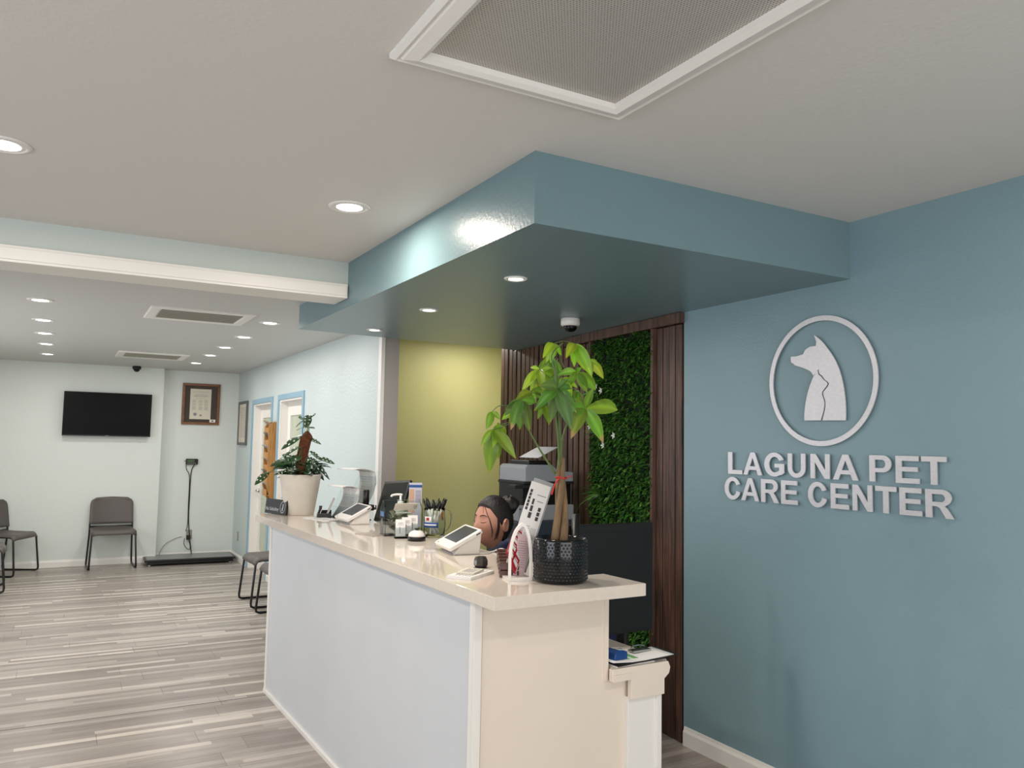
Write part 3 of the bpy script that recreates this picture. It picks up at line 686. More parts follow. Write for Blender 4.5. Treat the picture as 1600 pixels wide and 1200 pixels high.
# letters: bold grotesque capitals drawn in a unit box (width 1, height 1), stroke weights given per letter
def arcp(cx, cy_, rx, ry, a0, a1, n=14): return [(cx+rx*math.cos(math.radians(a0+(a1-a0)*k/n)), cy_+ry*math.sin(math.radians(a0+(a1-a0)*k/n))) for k in range(n+1)]
def glyph(ch_):
    s = .26; h = .185
    if ch_ == 'L': return [[(0, 0), (1, 0), (1, h), (s+.04, h), (s+.04, 1), (0, 1)]]
    if ch_ == 'T': return [[(.5-.13, 0), (.5+.13, 0), (.63, 1-h), (1, 1-h), (1, 1), (0, 1), (0, 1-h), (.37, 1-h)]]
    if ch_ == 'E': return [[(0, 0), (1, 0), (1, h), (s, h), (s, .43), (.93, .43), (.93, .60), (s, .60), (s, 1-h), (.98, 1-h), (.98, 1), (0, 1)]]
    if ch_ == 'A': return [[(0, 0), (.22, 0), (.30, .22), (.70, .22), (.78, 0), (1, 0), (.61, 1), (.39, 1)], [(.355, .385), (.5, .77), (.645, .385)]]
    if ch_ == 'N': return [[(0, 0), (.235, 0), (.235, .66), (.745, 0), (1, 0), (1, 1), (.765, 1), (.765, .35), (.27, 1), (0, 1)]]
    if ch_ == 'U': return [[(0, 1), (0, .38)] + arcp(.5, .38, .5, .40, 180, 360) + [(1, 1), (.755, 1), (.755, .38)] + arcp(.5, .38, .255, .215, 360, 180) + [(.245, 1)]]
    if ch_ == 'P': return [[(0, 0), (s, 0), (s, .36), (.6, .36)] + arcp(.62, .68, .38, .32, -90, 90) + [(0, 1)], [(s, .52), (s, .835), (.58, .835)] + arcp(.58, .6775, .16, .1575, 90, -90, 10)]
    if ch_ == 'R': return [[(0, 0), (.24, 0), (.24, .41), (.40, .41), (.52, .36), (.74, 0), (1.02, 0), (.80, .33), (.70, .42)] + arcp(.62, .715, .33, .285, -60, 90) + [(0, 1)], [(.24, .565), (.24, .835), (.58, .835)] + arcp(.58, .70, .14, .135, 90, -90, 10)]
    if ch_ == 'C': return [arcp(.52, .5, .50, .52, 38, 326, 34)[:-1] + [(.96, .22), (.99, .34), (.755, .39)] + arcp(.53, .5, .265, .335, 325, 38, 26) + [(.755, .65), (.985, .70)]]
    if ch_ == 'G': return [arcp(.52, .5, .50, .52, 38, 300, 34) + [(.88, .07), (1, .15), (1, .54), (.53, .54), (.53, .375), (.755, .375), (.755, .245), (.66, .19)] + arcp(.53, .5, .265, .335, 290, 38, 26) + [(.76, .67), (.985, .71)]]
SPAN = [('L', 130, 200, 783, 883, 0), ('A', 205, 298, 0, 0, 0), ('G', 307, 407, 0, 0, 0), ('U', 425, 512, 0, 0, 0), ('N', 537, 632, 0, 0, 0), ('A', 648, 773, 0, 0, 0), ('P', 828, 937, 0, 0, 0), ('E', 958, 1075, 0, 0, 0), ('T', 1085, 1210, 0, 0, 0)]
SPAN2 = [('C', 112, 190), ('A', 195, 283), ('R', 293, 380), ('E', 392, 473), ('C', 523, 618), ('E', 637, 727), ('N', 745, 843), ('T', 858, 962), ('E', 977, 1088), ('R', 1105, 1242)]
for rows, z0, z1, yy in ((SPAN, 1.428, 1.536, 850), (SPAN2, 1.303, 1.411, 1000)):
    for r in rows:
        a = wallpt(1100+r[1]/3.157, 460+(yy+(r[1]-112)*.07)/3.157)[0]; c_ = wallpt(1100+r[2]/3.157, 460+(yy+(r[2]-112)*.07)/3.157)[0]
        pl = [[(a+(c_-a)*x, z0-1.6+(z1-z0)*y) for x, y in q] for q in glyph(r[0])]
        MB().add(*flat(pl, .006, T(-.010) @ SM)).build('letter', M['signmetal'], sg)

# ------------------------------------------------------------------ things on the worktop
def rot_to(p0, p1): return math.atan2(p1[1]-p0[1], p1[0]-p0[0])
# payment terminals: wedge body, tilted white face with dark screen. local: face looks to -X, +Y is its left edge
def terminal(loc, rz, label):
    t = thing('payment_terminal', label, 'payment terminal', loc, rz, 'white payment terminals on the worktop')
    lo, hi = Vector((-.075, 0, .028)), Vector((.075, 0, .108)); d = (hi-lo).normalized(); n = Vector((-d.z, 0, d.x)); hw = .125
    A = Matrix(((d.x, 0, n.x, lo.x), (0, 1, 0, 0), (d.z, 0, n.z, lo.z), (0, 0, 0, 1)))     # u along slope, y, normal
    L = (hi-lo).length
    b = MB(); b.prism(rrect(L, hw*2, .012, cx=L/2), -.012, .004, 'z', A); b.build('face_plate', M['wplastic'], t, bevel=.002)
    b = MB(); b.prism([(-.05, .0), (.07, .0), (.079, .101), (.068, .104), (-.01, .06)], -.11, .11, 'y'); b.build('body', M['wplastic'], t, bevel=.006)
    b = MB(); b.prism(rrect(.13, .19, .02, cx=.01), 0, .006); b.build('foot', M['gplastic'], t)
    b = MB(); b.prism([(L*.27, -.095), (L*.94, -.095), (L*.94, .10), (L*.27, .10)], .004, .0048, 'z', A); b.build('screen', M['termscreen'], t)
    b = MB(); b.prism([(L*.02+.004, .08), (L*.02+.012, .08), (L*.02+.012, .098), (L*.02+.004, .098)], .004, .0048, 'z', A); b.build('brand_mark', M['gplastic'], t)
    b = MB(); b.prism([(L*.80, -hw-.0006), (L*.93, -hw-.0006), (L*.93, -hw+.001), (L*.80, -hw+.001)], -.008, -.003, 'z', A); b.build('card_slot', M['black'], t)
    return t
terminal((1.601, 3.318, ZT), -.16, 'white payment terminal on the worktop in front of the seated person')
terminal((1.575, 4.735, ZT), .0, 'white payment terminal on the worktop by the brochure holders')
cbp = spline([(1.62, 3.22, ZT+.004), (1.69, 3.20, ZT+.004), (1.74, 3.24, ZT+.004), (1.80, 3.23, ZT+.004), (1.82, 3.22, ZT-.15)])
tag(MB().tube(cbp, .0035, 8).build('terminal_cable', M['wplastic']), 'white cable from the nearer payment terminal over the worktop edge', 'cable')

# rust-brown glossy boxes in a double stack running away beside the white holder
p0, p1 = Vector((1.468, 2.60, 0)), Vector((1.70, 3.06, 0)); dd = (p1-p0).normalized(); ang = math.atan2(dd.y, dd.x)
ordn = ['nearest', 'second', 'third', 'fourth', 'farthest']
box0 = None
for k in range(5):
    for lv in range(2):
        p = p0+dd*(.029+k*.088)
        if box0 is None:
            box0 = thing('brown_box', '', 'box', (0, 0, 0), 0, 'glossy brown boxes on the worktop')
            MB().box(-.026, .026, -.036, .036, 0, .0262).build('carton', M['walnut'], box0, bevel=.003)
            MB().box(-.0265, .0265, -.0366, .0366, .017, .0185).build('lid_seam', M['black'], box0)
            o = box0
        else: o = copy_tree(box0)
        o.location = (p.x, p.y, ZT+lv*.0275); o.rotation_euler = (0, 0, ang+random.uniform(-.03, .03)); o['label'] = '%s brown box of the row beside the white holder, %s layer' % (ordn[k], ['bottom', 'top'][lv])

# white document holder with arched ends; red booklet and flyers leaning in it
ha = -.22
hl = thing('document_holder', 'white arched document holder between the brown boxes and the black pot', 'holder', (1.428, 2.532, ZT), ha)
arch = [(0, 0)] + [(p.x, p.y) for p in spline([(0, .085, 0), (.006, .135, 0), (.02, .178, 0), (.04, .203, 0), (.054, .206, 0), (.066, .192, 0), (.079, .155, 0), (.086, .11, 0), (.088, .07, 0)], 4)] + [(.088, 0)]
inner = [(.008, .012), (.008, .085)] + [(p.x, p.y) for p in spline([(.013, .13, 0), (.026, .168, 0), (.042, .191, 0), (.052, .193, 0), (.06, .18, 0), (.071, .148, 0), (.078, .105, 0)], 4)] + [(.080, .07), (.080, .012)]
RX = Matrix.Rotation(PI/2, 4, 'X')
MB().add(*flat([arch, inner], .012, T(0, .012, 0) @ RX)).build('arched_end', M['wplastic'], hl)
MB().box(0, .088, .012, .115, 0, .009).build('tray', M['wplastic'], hl)
HM = T(1.428, 2.532, ZT, rz=ha)
# red booklet with white panels, leaning left
q = [on_y(793, 862, 2.575), on_y(805.5, 897, 2.575), on_y(829, 837, 2.60), on_y(806.5, 825, 2.60)]
bk = thing('red_booklet', 'red and white booklet leaning in the white arched holder', 'booklet', q[1])
nb = (q[1]-q[0]).cross(q[3]-q[0]).normalized(); sd = sight(829, 837); q[2] = CAM + sd*((q[0]-CAM).dot(nb)/sd.dot(nb))
nb = nb; nb = -nb if nb.y > 0 else nb
def qb(u0, u1, v0, v1, t0, t1, mb):
    P = lambda u, v: q[0]*(1-u)*(1-v)+q[1]*u*(1-v)+q[2]*u*v+q[3]*(1-u)*v
    vs = [P(u, v)+nb*t for t in (t0, t1) for (u, v) in ((u0, v0), (u1, v0), (u1, v1), (u0, v1))]
    mb.add(vs, [(3, 2, 1, 0), (4, 5, 6, 7), (0, 1, 5, 4), (1, 2, 6, 5), (2, 3, 7, 6), (3, 0, 4, 7)])
b = MB(q[1]); qb(0, 1, 0, 1, -.004, 0, b); b.build('cover', M['inkred'], bk)
b = MB(q[1]); qb(.06, 1.0, .02, .98, -.014, -.0045, b); b.build('pages', mat('maroon_page_block', (120, 40, 52), .6), bk)
b = MB(q[1])
for k in range(4):
    for u in (.10, .56): qb(u, u+.34, .10+.22*k, .20+.22*k, 0, .0004, b); qb(u+.04, u+.28, .225+.22*k, .25+.22*k, 0, .0004, b)
for (u0, u1, v0, v1) in ((.02, .05, .02, .98), (.95, .98, .02, .98), (.02, .98, .97, .985)): qb(u0, u1, v0, v1, 0, .0004, b)
b.build('printed_panels', M['paper'], bk)
# tall flyer leaning right
fl = thing('tall_flyer', 'tall white printed flyer rising from the arched holder beside the trunk', 'flyer', HM @ Vector((.047, .092, .009)), 0)
fl.rotation_euler = (0, 0, -.45)
FM = T(0, 0, .02) @ Matrix.Rotation(.30, 4, 'Y') @ Matrix.Rotation(-.06, 4, 'X')
MB().box(-.036, .040, -.001, .001, .0, .33, FM).build('sheet', M['paper'], fl)
MB().box(-.030, .046, .0016, .0032, .0, .345, FM).build('back_sheet', M['gplastic'], fl)
b = MB()
for (x0, x1, z0, z1) in ((.0, .034, .285, .288), (.006, .03, .262, .265)): b.box(x0, x1, -.0016, -.001, z0, z1, FM)
for k in range(9): b.box(-.028, -.012, -.0016, -.001, .165-.006*k, .167-.006*k, FM); b.box(-.006, .008, -.0016, -.001, .165-.007*k, .167-.007*k, FM)
for k in range(8): b.box(.012, .036, -.0016, -.001, .16-.0055*k, .1615-.0055*k, FM)
b.build('printed_lines', M['inkpale'], fl)
b = MB()
for k in range(6): b.box(-.030, -.021, -.0016, -.001, .222+.0135*k, .2335+.0135*k, FM)
for k in range(3): b.box(-.012, .0-.002*k, -.0016, -.001, .195+.026*k, .217+.026*k, FM); b.box(.018, .029, -.0016, -.001, .192+.018*k, .2065+.018*k, FM)
b.build('printed_pictures', M['ink'], fl)
# lilac flyer lower right in the holder
f2 = thing('pale_flyer', 'pale pink printed sheet at the foot of the arched holder behind the red booklet', 'flyer', HM @ Vector((.052, .072, .0095)), ha)
FM2 = T(0, 0, 0, ry=.12); MB().box(-.015, .027, -.001, .001, 0, .15, FM2).build('sheet', mat('pale_pink_paper', (206, 176, 180), .6), f2)
b = MB()
for k in range(12): b.box(-.010, .022, -.0016, -.001, .03+.0085*k, .032+.0085*k, FM2)
b.build('printed_lines', M['inkpale'], f2)

# leaflets stack with glass paperweight
st = Vector((1.336, 2.665, ZT))
def leaflet(name, loc, rz, w, d, h, m, label, cat='leaflets', lines=True):
    t = thing(name, label, cat, loc, rz)
    MB().box(-w/2, w/2, -d/2, d/2, 0, h).build('sheets', m, t)
    if lines:
        b = MB()
        for k in range(5): b.box(-w*.4, w*.4*(1-.2*((k*3) % 2)), -d*.35+k*d*.14, -d*.35+k*d*.14+.004, h, h+.0005)
        b.build('printed_lines', M['inkpale'], t)
    return t
leaflet('leaflet_stack', (1.36, 2.70, ZT), .62, .19, .10, .011, M['paper'], 'stack of white leaflets near the front edge of the worktop')
leaflet('card_stack', (1.365, 2.715, ZT+.0118), .75, .11, .07, .006, M['paper2'], 'small stack of printed cards on top of the white leaflets')
pw = thing('glass_paperweight', 'dark faceted glass paperweight standing behind the leaflets', 'paperweight', (1.487, 2.865, ZT))
b = MB(); b.lathe([(0, 0), (.022, .001), (.029, .012), (.0285, .03), (.022, .042), (.01, .045), (0, .045)], n=7, smooth=False); b.build('glass_body', mat('smoky_glass', (60, 56, 54), .08, spec=.8, vary=.5, vscale=60), pw)
MB().lathe([(0, 0), (.03, 0), (.03, .0015), (0, .0015)], n=7, smooth=False).build('felt_pad', M['black'], pw, loc=(0, 0, -.0006))

# call bell
bl = thing('call_bell', 'white call bell with black base on the worktop', 'bell', (1.592, 3.775, ZT))
MB().lathe([(0, 0), (.045, 0), (.045, .018), (.043, .021), (0, .021)], n=40).build('base', M['black'], bl)
MB().lathe([(.042, .021), (.042, .026), (.038, .036), (.03, .045), (.017, .051), (0, .053)], n=40).build('dome', M['wplastic'], bl)
MB().lathe([(0, .052), (.009, .053), (.009, .057), (.012, .059), (.012, .062), (0, .063)], n=20).build('plunger', M['black'], bl)
tp = on_z(647, 836, ZT+.035)

# pen jar: glass pitcher with handle, label and pens
jc = Vector((1.745, 3.905, ZT))
jr = thing('pen_jar', 'clear glass pitcher of pens with blue and red label on the worktop', 'jar', jc)
prof = [(0, .0), (.05, 0), (.056, .006), (.055, .02), (.059, .06), (.057, .10), (.054, .135), (.056, .15), (.053, .15), (.051, .135), (.054, .10), (.056, .06), (.052, .02), (.045, .008), (0, .008)]
MB().lathe(prof, n=40).build('glass_body', M['glass'], jr)
va = math.atan2(-jc.y, -jc.x)      # direction to the customers' side
hd = Vector((math.cos(va+PI*.5), math.sin(va+PI*.5), 0))
MB().tube(spline([hd*.054+Vector((0, 0, .14)), hd*.085+Vector((0, 0, .125)), hd*.09+Vector((0, 0, .08)), hd*.075+Vector((0, 0, .04)), hd*.056+Vector((0, 0, .025))]), .005, 8).build('handle', M['glass'], jr)
def wrap(r, a0, a1, z0, z1, m, name, par, th=.0008, n=10):
    g = [[(r*math.cos(a0+(a1-a0)*i/n), r*math.sin(a0+(a1-a0)*i/n), z) for z in (z0, (z0+z1)/2, z1)] for i in range(n+1)]
    return MB().sheet(g, th).build(name, m, par)
wrap(.0605, va-1.15, va+.35, .052, .078, M['inkblue'], 'blue_label', jr)
wrap(.0605, va-.95, va-.25, .078, .108, M['paper'], 'white_label', jr)
wrap(.0613, va-.75, va-.45, .088, .103, M['inkred'], 'red_emblem', jr)
wrap(.0613, va-1.0, va+.2, .062, .069, M['paper'], 'label_lettering', jr)
pen0 = None
for k in range(11):
    a = 2*PI*k/11+.3; r0 = .012+.02*((k*7) % 3)/2
    base = jc+Vector((r0*math.cos(a+2.2), r0*math.sin(a+2.2), .012)); topp = jc+Vector((.044*math.cos(a), .044*math.sin(a), .150+.0*k)); d = (topp-base).normalized()
    if pen0 is None:
        pen0 = thing('ballpoint_pen', '', 'pen', (0, 0, 0), 0, 'pens standing in the glass jar')
        MB().tube([(0, 0, 0), (0, 0, .008), (0, 0, .14)], [.0015, .0048, .0048], 10).build('barrel', M['wplastic'], pen0)
        MB().tube([(0, 0, .14), (0, 0, .185)], .0058, 10).build('cap_grip', M['black'], pen0)
        MB().tube([(0, 0, .185), (0, 0, .200)], .0036, 8).build('clicker', M['black'], pen0)
        MB().box(.005, .0075, -.002, .002, .145, .187).build('clip', M['black'], pen0)
        o = pen0
    else: o = copy_tree(pen0)
    o['label'] = 'white ballpoint pen with black top standing in the glass jar'
    o.location = base; o.rotation_euler = d.to_track_quat('Z', 'Y').to_euler()
tag(MB(jc).box(jc.x+.018, jc.x+.030, jc.y-.048, jc.y-.045, ZT+.09, ZT+.13).build('tan_tag', M['tan']), 'small tan tag inside the glass pen jar', 'tag')

# donation box: clear house-shaped box with banknotes
db = thing('donation_box', 'clear house-shaped acrylic donation box with banknotes on the worktop', 'donation box', (1.615, 4.05, ZT), -.06)
W2, D2_, H1, H2 = .10, .05, .135, .185
o_ = [(-D2_, 0), (D2_, 0), (D2_, H1), (0, H2), (-D2_, H1)]; i_ = [(-D2_+.003, .003), (D2_-.003, .003), (D2_-.003, H1-.002), (0, H2-.004), (-D2_+.003, H1-.002)]
YX = Matrix(((0, 0, 1, 0), (1, 0, 0, 0), (0, 1, 0, 0), (0, 0, 0, 1)))   # outline (u,v) -> (y,z), thickness along x
MB().add(*flat([o_, i_], W2*2, T(-W2) @ YX)).build('clear_shell', M['acrylic'], db)
MB().add(*flat([[(a*1.0, b_) for a, b_ in o_]], .003, T(-W2-.003) @ YX)).build('end_pane', M['acrylic'], db)
MB().add(*flat([[(a*1.0, b_) for a, b_ in o_]], .003, T(W2) @ YX)).build('end_pane', M['acrylic'], db)
MB().add(*flat([[(-.022, .0), (.022, 0), (.022, .06), (.0, .082), (-.022, .06)]], .002, T(-W2-.0055, 0, .01) @ YX)).build('arched_sticker', mat('grey_sticker', (112, 110, 108), .5), db)
MB().box(-W2-.0055, -W2-.0035, -.03, .03, .1, .125).build('blue_sticker', mat('blue_sticker', (82, 112, 158), .5), db)
MB().box(-.045, .04, -.05, -.0485, .118, .123).build('coin_slot', M['white'], db)
PL = T(-.06, -.046, .148) @ Matrix.Rotation(.72, 4, 'X')
MB().box(-.0, .125, -.006, -.004, -.012, .036, T(0, -.012, .0) @ PL).build('roof_notice', M['paper2'], db)
MB().add(*text('♡', .03, .0006, T(.112, -.0085, -.006) @ T(0, -.012, .0) @ PL @ Matrix.Rotation(PI/2, 4, 'X'), 'CENTER')).build('heart_mark', M['ink'], db)
rn = random.Random(5)
note0 = None
for k in range(12):
    if note0 is None:
        note0 = thing('banknote', '', 'banknote', (0, 0, 0), 0, 'banknotes in the donation box')
        g = [[(-.065+.13*i/10, -.028+.056*j/2, .011*math.sin(i*1.3+j*.9)) for j in range(3)] for i in range(11)]
        MB().sheet(g, .0006).build('note', mat('green_banknote', (190, 188, 158), .7, vary=.25, vscale=40), note0); o = note0
    else: o = copy_tree(note0)
    o['label'] = 'crumpled green banknote lying in the clear donation box'; dz = .02+.0075*k
    o.location = (1.615+rn.uniform(-.012, .02), 4.05+rn.uniform(-.004, .004), ZT+dz); o.rotation_euler = (rn.uniform(-.3, .3), rn.uniform(-.25, .25), -.06+rn.uniform(-.12, .12)); o.scale = (1, 1, 1)
# business card holder, three tiers
chh = thing('card_holder', 'small tiered holder of white business cards in front of the donation box', 'card holder', (1.575, 3.90, ZT), -.25)
CM = T(0, 0, 0, rx=-.25)
for k in range(3):
    x = .035*k-.02; y = .022*k-.02; 
    MB().box(x-.027, x+.027, y-.004, y-.002, .004+.014*k, .05+.014*k, CM).build('clear_pocket', M['acrylic'], chh)
MB().box(-.05, .08, -.026, .045, 0, .003).build('base', M['acrylic'], chh)
for k in range(3):
    cp = thing('business_cards', ['white business cards in the lowest tier of the holder', 'white business cards in the middle tier of the holder', 'white business cards in the top tier of the holder'][k], 'business cards', (1.575, 3.90, ZT), -.25)
    x = .035*k-.02; y = .022*k-.02
    MB().box(x-.025, x+.025, y, y+.012, .006+.014*k, .093+.014*k, CM).build('cards', M['paper'], cp)
    b = MB(); b.box(x-.012, x+.014, y-.0006, y, .072+.014*k, .075+.014*k, CM); b.box(x-.016, x+.016, y-.0006, y, .064+.014*k, .066+.014*k, CM); b.box(x-.006, x-.002, y-.0006, y, .02+.014*k, .055+.014*k, CM); b.build('printed_lines', M['inkpale'], cp)
leaflet('leaflet_pair', (1.475, 4.10, ZT), .3, .11, .16, .004, mat('printed_flyer', (176, 164, 152), .5, vary=.35, vscale=30), 'printed flyers lying flat on the worktop beside the donation box')
leaflet('leaflet_pair', (1.47, 5.02, ZT), .25, .12, .26, .004, M['paper'], 'white printed sheets lying flat near the black card tray')
leaflet('dark_leaflet', (1.53, 4.93, ZT), -.1, .1, .12, .003, M['gplastic'], 'grey leaflet lying flat beside the farther payment terminal')
# sanitizer pump behind the box
sp_ = thing('sanitizer_pump', 'white pump bottle standing behind the donation box', 'pump bottle', (1.665, 4.19, ZT))
MB().lathe([(0, 0), (.03, 0), (.033, .004), (.033, .12), (.026, .135), (.014, .142), (.014, .15), (0, .15)], n=28).build('bottle', mat('clear_gel_bottle', (170, 172, 158), .35), sp_)
MB().lathe([(0, .15), (.017, .15), (.017, .165), (.006, .168), (.006, .198), (0, .198)], n=20).build('pump_collar', M['wplastic'], sp_)
MB().tube(spline([(.008, -.004, .2), (0, 0, .203), (-.02, .01, .203), (-.042, .021, .198), (-.045, .023, .19)]), .006, 8).build('nozzle', M['wplastic'], sp_)
# tall flyer stand behind the box
tf = thing('flyer_stand', 'clear upright stand with a tall printed flyer behind the donation box', 'flyer stand', (1.795, 4.30, ZT), -.35)
MB().box(-.035, .045, -.002, .0, 0, .27).build('clear_stand', M['acrylic'], tf); MB().box(-.04, .05, -.03, .03, 0, .003).build('foot', M['acrylic'], tf)
MB().box(-.033, .04, -.004, -.0024, .01, .262).build('flyer', mat('lilac_flyer', (196, 192, 206), .5), tf)
b = MB(); b.box(-.033, .04, -.0046, -.004, .235, .25); b.build('header_print', M['inkblue'], tf)
b = MB(); b.box(-.03, -.004, -.0046, -.004, .15, .225); b.box(-.03, .0, -.0046, -.004, .09, .12)
b.build('picture_print', mat('skin_tone_print', (204, 160, 130), .6), tf)
b = MB()
for k in range(8): b.box(.004, .035, -.0046, -.004, .15+.009*k, .154+.009*k)
b.build('printed_lines', M['inkpale'], tf)

# black touch screen leaning back, facing the visitors' side
q = [on_y(583, 813, 4.62), on_y(601, 752, 4.74), on_y(642, 749, 4.60), on_y(606, 818, 4.5)]
scn = thing('touch_screen', 'black tilted touch screen behind the sanitizer pump on the worktop', 'monitor', (1.74, 4.58, ZT))
bl_, tl_, tr_ = on_z(583, 813, ZT+.012), on_y(601, 752, 4.90), on_y(642, 749, 4.64); br_ = bl_+(tr_-tl_)
def quadbox(a, b2, c2, d2, n, t0, t1): return [p+n*t for t in (t0, t1) for p in (a, b2, c2, d2)], [(3, 2, 1, 0), (4, 5, 6, 7), (0, 1, 5, 4), (1, 2, 6, 5), (2, 3, 7, 6), (3, 0, 4, 7)]
nrm = (tl_-bl_).cross(br_-bl_).normalized()
if nrm.x > 0: nrm = -nrm
b = MB(scn.location); b.add(*quadbox(bl_, br_, tr_, tl_, nrm, -.018, 0)); b.build('housing', M['black'], scn, bevel=.006)
c4 = (bl_+br_+tr_+tl_)/4; sh = lambda p: c4+(p-c4)*.86
b = MB(scn.location); b.add(*quadbox(sh(bl_), sh(br_), sh(tr_), sh(tl_), nrm, 0, .001)); b.build('display', mat('grey_green_screen', (34, 38, 36), .12), scn)
b = MB(scn.location); b.tube([c4-nrm*.02, c4-nrm*.07+Vector((0, 0, -.04)), Vector((c4.x+.03, c4.y, ZT+.01))], .012, 10); b.build('stand_arm', M['black'], scn)
MB(scn.location).lathe([(0, 0), (.05, 0), (.05, .008), (0, .008)], (c4.x+.02-1.74, c4.y-4.58, 0)).build('stand_foot', M['black'], scn)
# black scanner on a stand
bs = thing('scanner_stand', 'black upright barcode scanner stand left of the touch screen', 'scanner', (1.70, 4.86, ZT))
MB().tube([(.0, 0, .095), (.0, 0, .19)], .019, 16).build('scanner_head', M['black'], bs)
b = MB(); b.box(-.045, .05, -.022, .022, .062, .098); b.build('clamp', M['blackmatte'], bs, bevel=.006)
MB().tube([(0, 0, .0), (0, 0, .065)], .01, 12).build('post', M['black'], bs)
MB().lathe([(0, 0), (.035, 0), (.035, .008), (0, .01)]).build('foot', M['black'], bs)
b = MB(); b.prism(rrect(.02, .03, .006), .0, .004); b.tube([(.058, 0, .066), (.058, 0, .094)], .012, 10); b.build('knob', M['chrome'], bs)

# acrylic brochure holders with curling sheets
def curl(name, base, bx, w, h, lean, over, label, m, z0=.0):
    """stack of paper rising from base, bellied outwards, its top flopping over towards the visitors (image left)"""
    t = thing(name, label, 'brochures', base)
    s = bx.normalized(); out = Vector((s.y, -s.x, 0))
    if out.x > 0: out = -out            # towards the visitors
    g = []; path = []
    for i in range(17):
        v = i/16
        if v < .62:
            a = v/.62; back = lean*math.sin(a*PI*.62)*1.0; z = h*a*.93; off = back
        else:
            a = (v-.62)/.38; off = lean*math.sin(.62*PI)-over*a**1.15; z = h*(.93+.07*math.sin(a*PI*.75)); 
        path.append((off, z))
    for off, z in path: g.append([s*(u*w/2)-out*off+Vector((0, 0, z0+z)) for u in (-1, -.5, 0, .5, 1)])
    MB().sheet(g, .0045).build('sheets', m, t)
    # printed bands on the visitor side
    b = MB()
    def band(v0, v1, u0, u1, mb):
        i0, i1 = int(v0*16), max(int(v0*16)+1, int(v1*16)); gg = []
        for i in range(i0, i1+1):
            off, z = path[i]; gg.append([s*(u*w/2)-out*(off-.0035)+Vector((0, 0, z0+z)) for u in (u0, (u0+u1)/2, u1)])
        mb.sheet(gg, .0006)
    def line(v, u0, u1, mb, th_=.0016):
        i = int(v*16); f = v*16-i; o0, z0_ = path[i]; o1, z1_ = path[min(16, i+1)]; off = o0+(o1-o0)*f; z = z0_+(z1_-z0_)*f
        a, c_ = [s*(u*w/2)-out*(off-.0032)+Vector((0, 0, z0+z)) for u in (u0, u1)]; mb.tube([a, c_], th_, 4)
    for k in range(17):
        v = .04+.036*k
        if k % 6 == 5: continue
        line(v, -.78, -.12, b, .0009); line(v, .08, .35+.3*((k*7) % 3)/2, b, .0009)
    b.build('printed_lines', M['inkpale'], t)
    b2 = MB(); line(.66, -.7, .6, b2, .0035); b2.build('printed_header', M['inkblue'] if 'front' in label else M['ink'], t)
    return t, s, out
hb = thing('brochure_holder', 'clear acrylic tiered brochure holder behind the black card tray', 'brochure holder', (1.66, 5.12, ZT))
b = MB(); sdir = Vector((.05, -.2, 0)).normalized(); od = Vector((sdir.y, -sdir.x, 0)); od = od if od.x < 0 else -od
def pane(a, b_, w, z0, z1, lean): # upright leaning pane centred on a, half-length w
    v = [a+b_*w*sx-od*(lean*(z-z0))+Vector((0, 0, z)) for z in (z0, z1) for sx in (-1, 1)]
    return quadbox(v[0], v[1], v[3], v[2], od, -.0015, .0015)
MB().add(*pane(Vector((-.05, 0, 0)), sdir, .12, .004, .17, .5)).build('clear_back', M['acrylic'], hb)
MB().add(*pane(Vector((.03, .0, 0)), sdir, .125, .004, .30, .5)).build('clear_back', M['acrylic'], hb)
MB().add(*pane(Vector((-.075, 0, 0)), sdir, .12, .004, .07, .5)).build('clear_front', M['acrylic'], hb)
MB().box(-.085, .06, -.12, .12, 0, .004, T(rz=math.atan2(sdir.y, sdir.x)+PI/2)).build('base', M['acrylic'], hb)
curl('brochure_stack', Vector((1.615, 5.10, ZT+.006)), sdir, .19, .20, .075, .12, 'white sheets curling over in the front pocket of the clear brochure holder', M['paper'])
curl('brochure_stack', Vector((1.70, 5.14, ZT+.006)), sdir, .19, .31, .12, .17, 'taller white sheets curling over in the rear pocket of the clear brochure holder', mat('grey_white_paper', (222, 219, 216), .7))
# black tray with business cards
tr2 = thing('card_tray', 'black desk tray holding cards in front of the clear brochure holder', 'card tray', (1.52, 5.16, ZT), -.3)
b = MB(); b.box(-.035, .05, -.075, .075, 0, .006); b.box(-.04, -.033, -.075, .075, 0, .028); b.box(-.035, .05, .07, .078, 0, .04); b.box(-.035, .05, -.078, -.07, 0, .03); b.build('tray', M['black'], tr2, bevel=.002)
MB().box(-.03, -.01, .02, .06, .006, .07).build('divider', M['black'], tr2)
for nm, lb, x, y, h_, dx, m in (('card_bundle', 'white card standing at the front of the black tray', -.03, -.02, .055, .03, M['paper']), ('brochure_bundle', 'folded grey brochures leaning in the black tray', .012, -.02, .125, .05, mat('folded_brochure', (178, 172, 168), .6))):
    t = thing(nm, lb, 'cards', tr2.location, -.3); Rm = T(x, y, .008, ry=.38)
    MB().box(0, .012 if h_ > .1 else .003, -.04, .045, 0, h_, Rm).build('sheets', m, t)
    b = MB()
    for k in range(3): b.box(-.0008, 0, -.03, .02, h_*.55+.01*k, h_*.55+.01*k+.004, Rm)
    if h_ > .1: b.box(-.0008, 0, .01, .018, .03, .06, Rm)
    b.build('printed_lines', M['ink'], t)

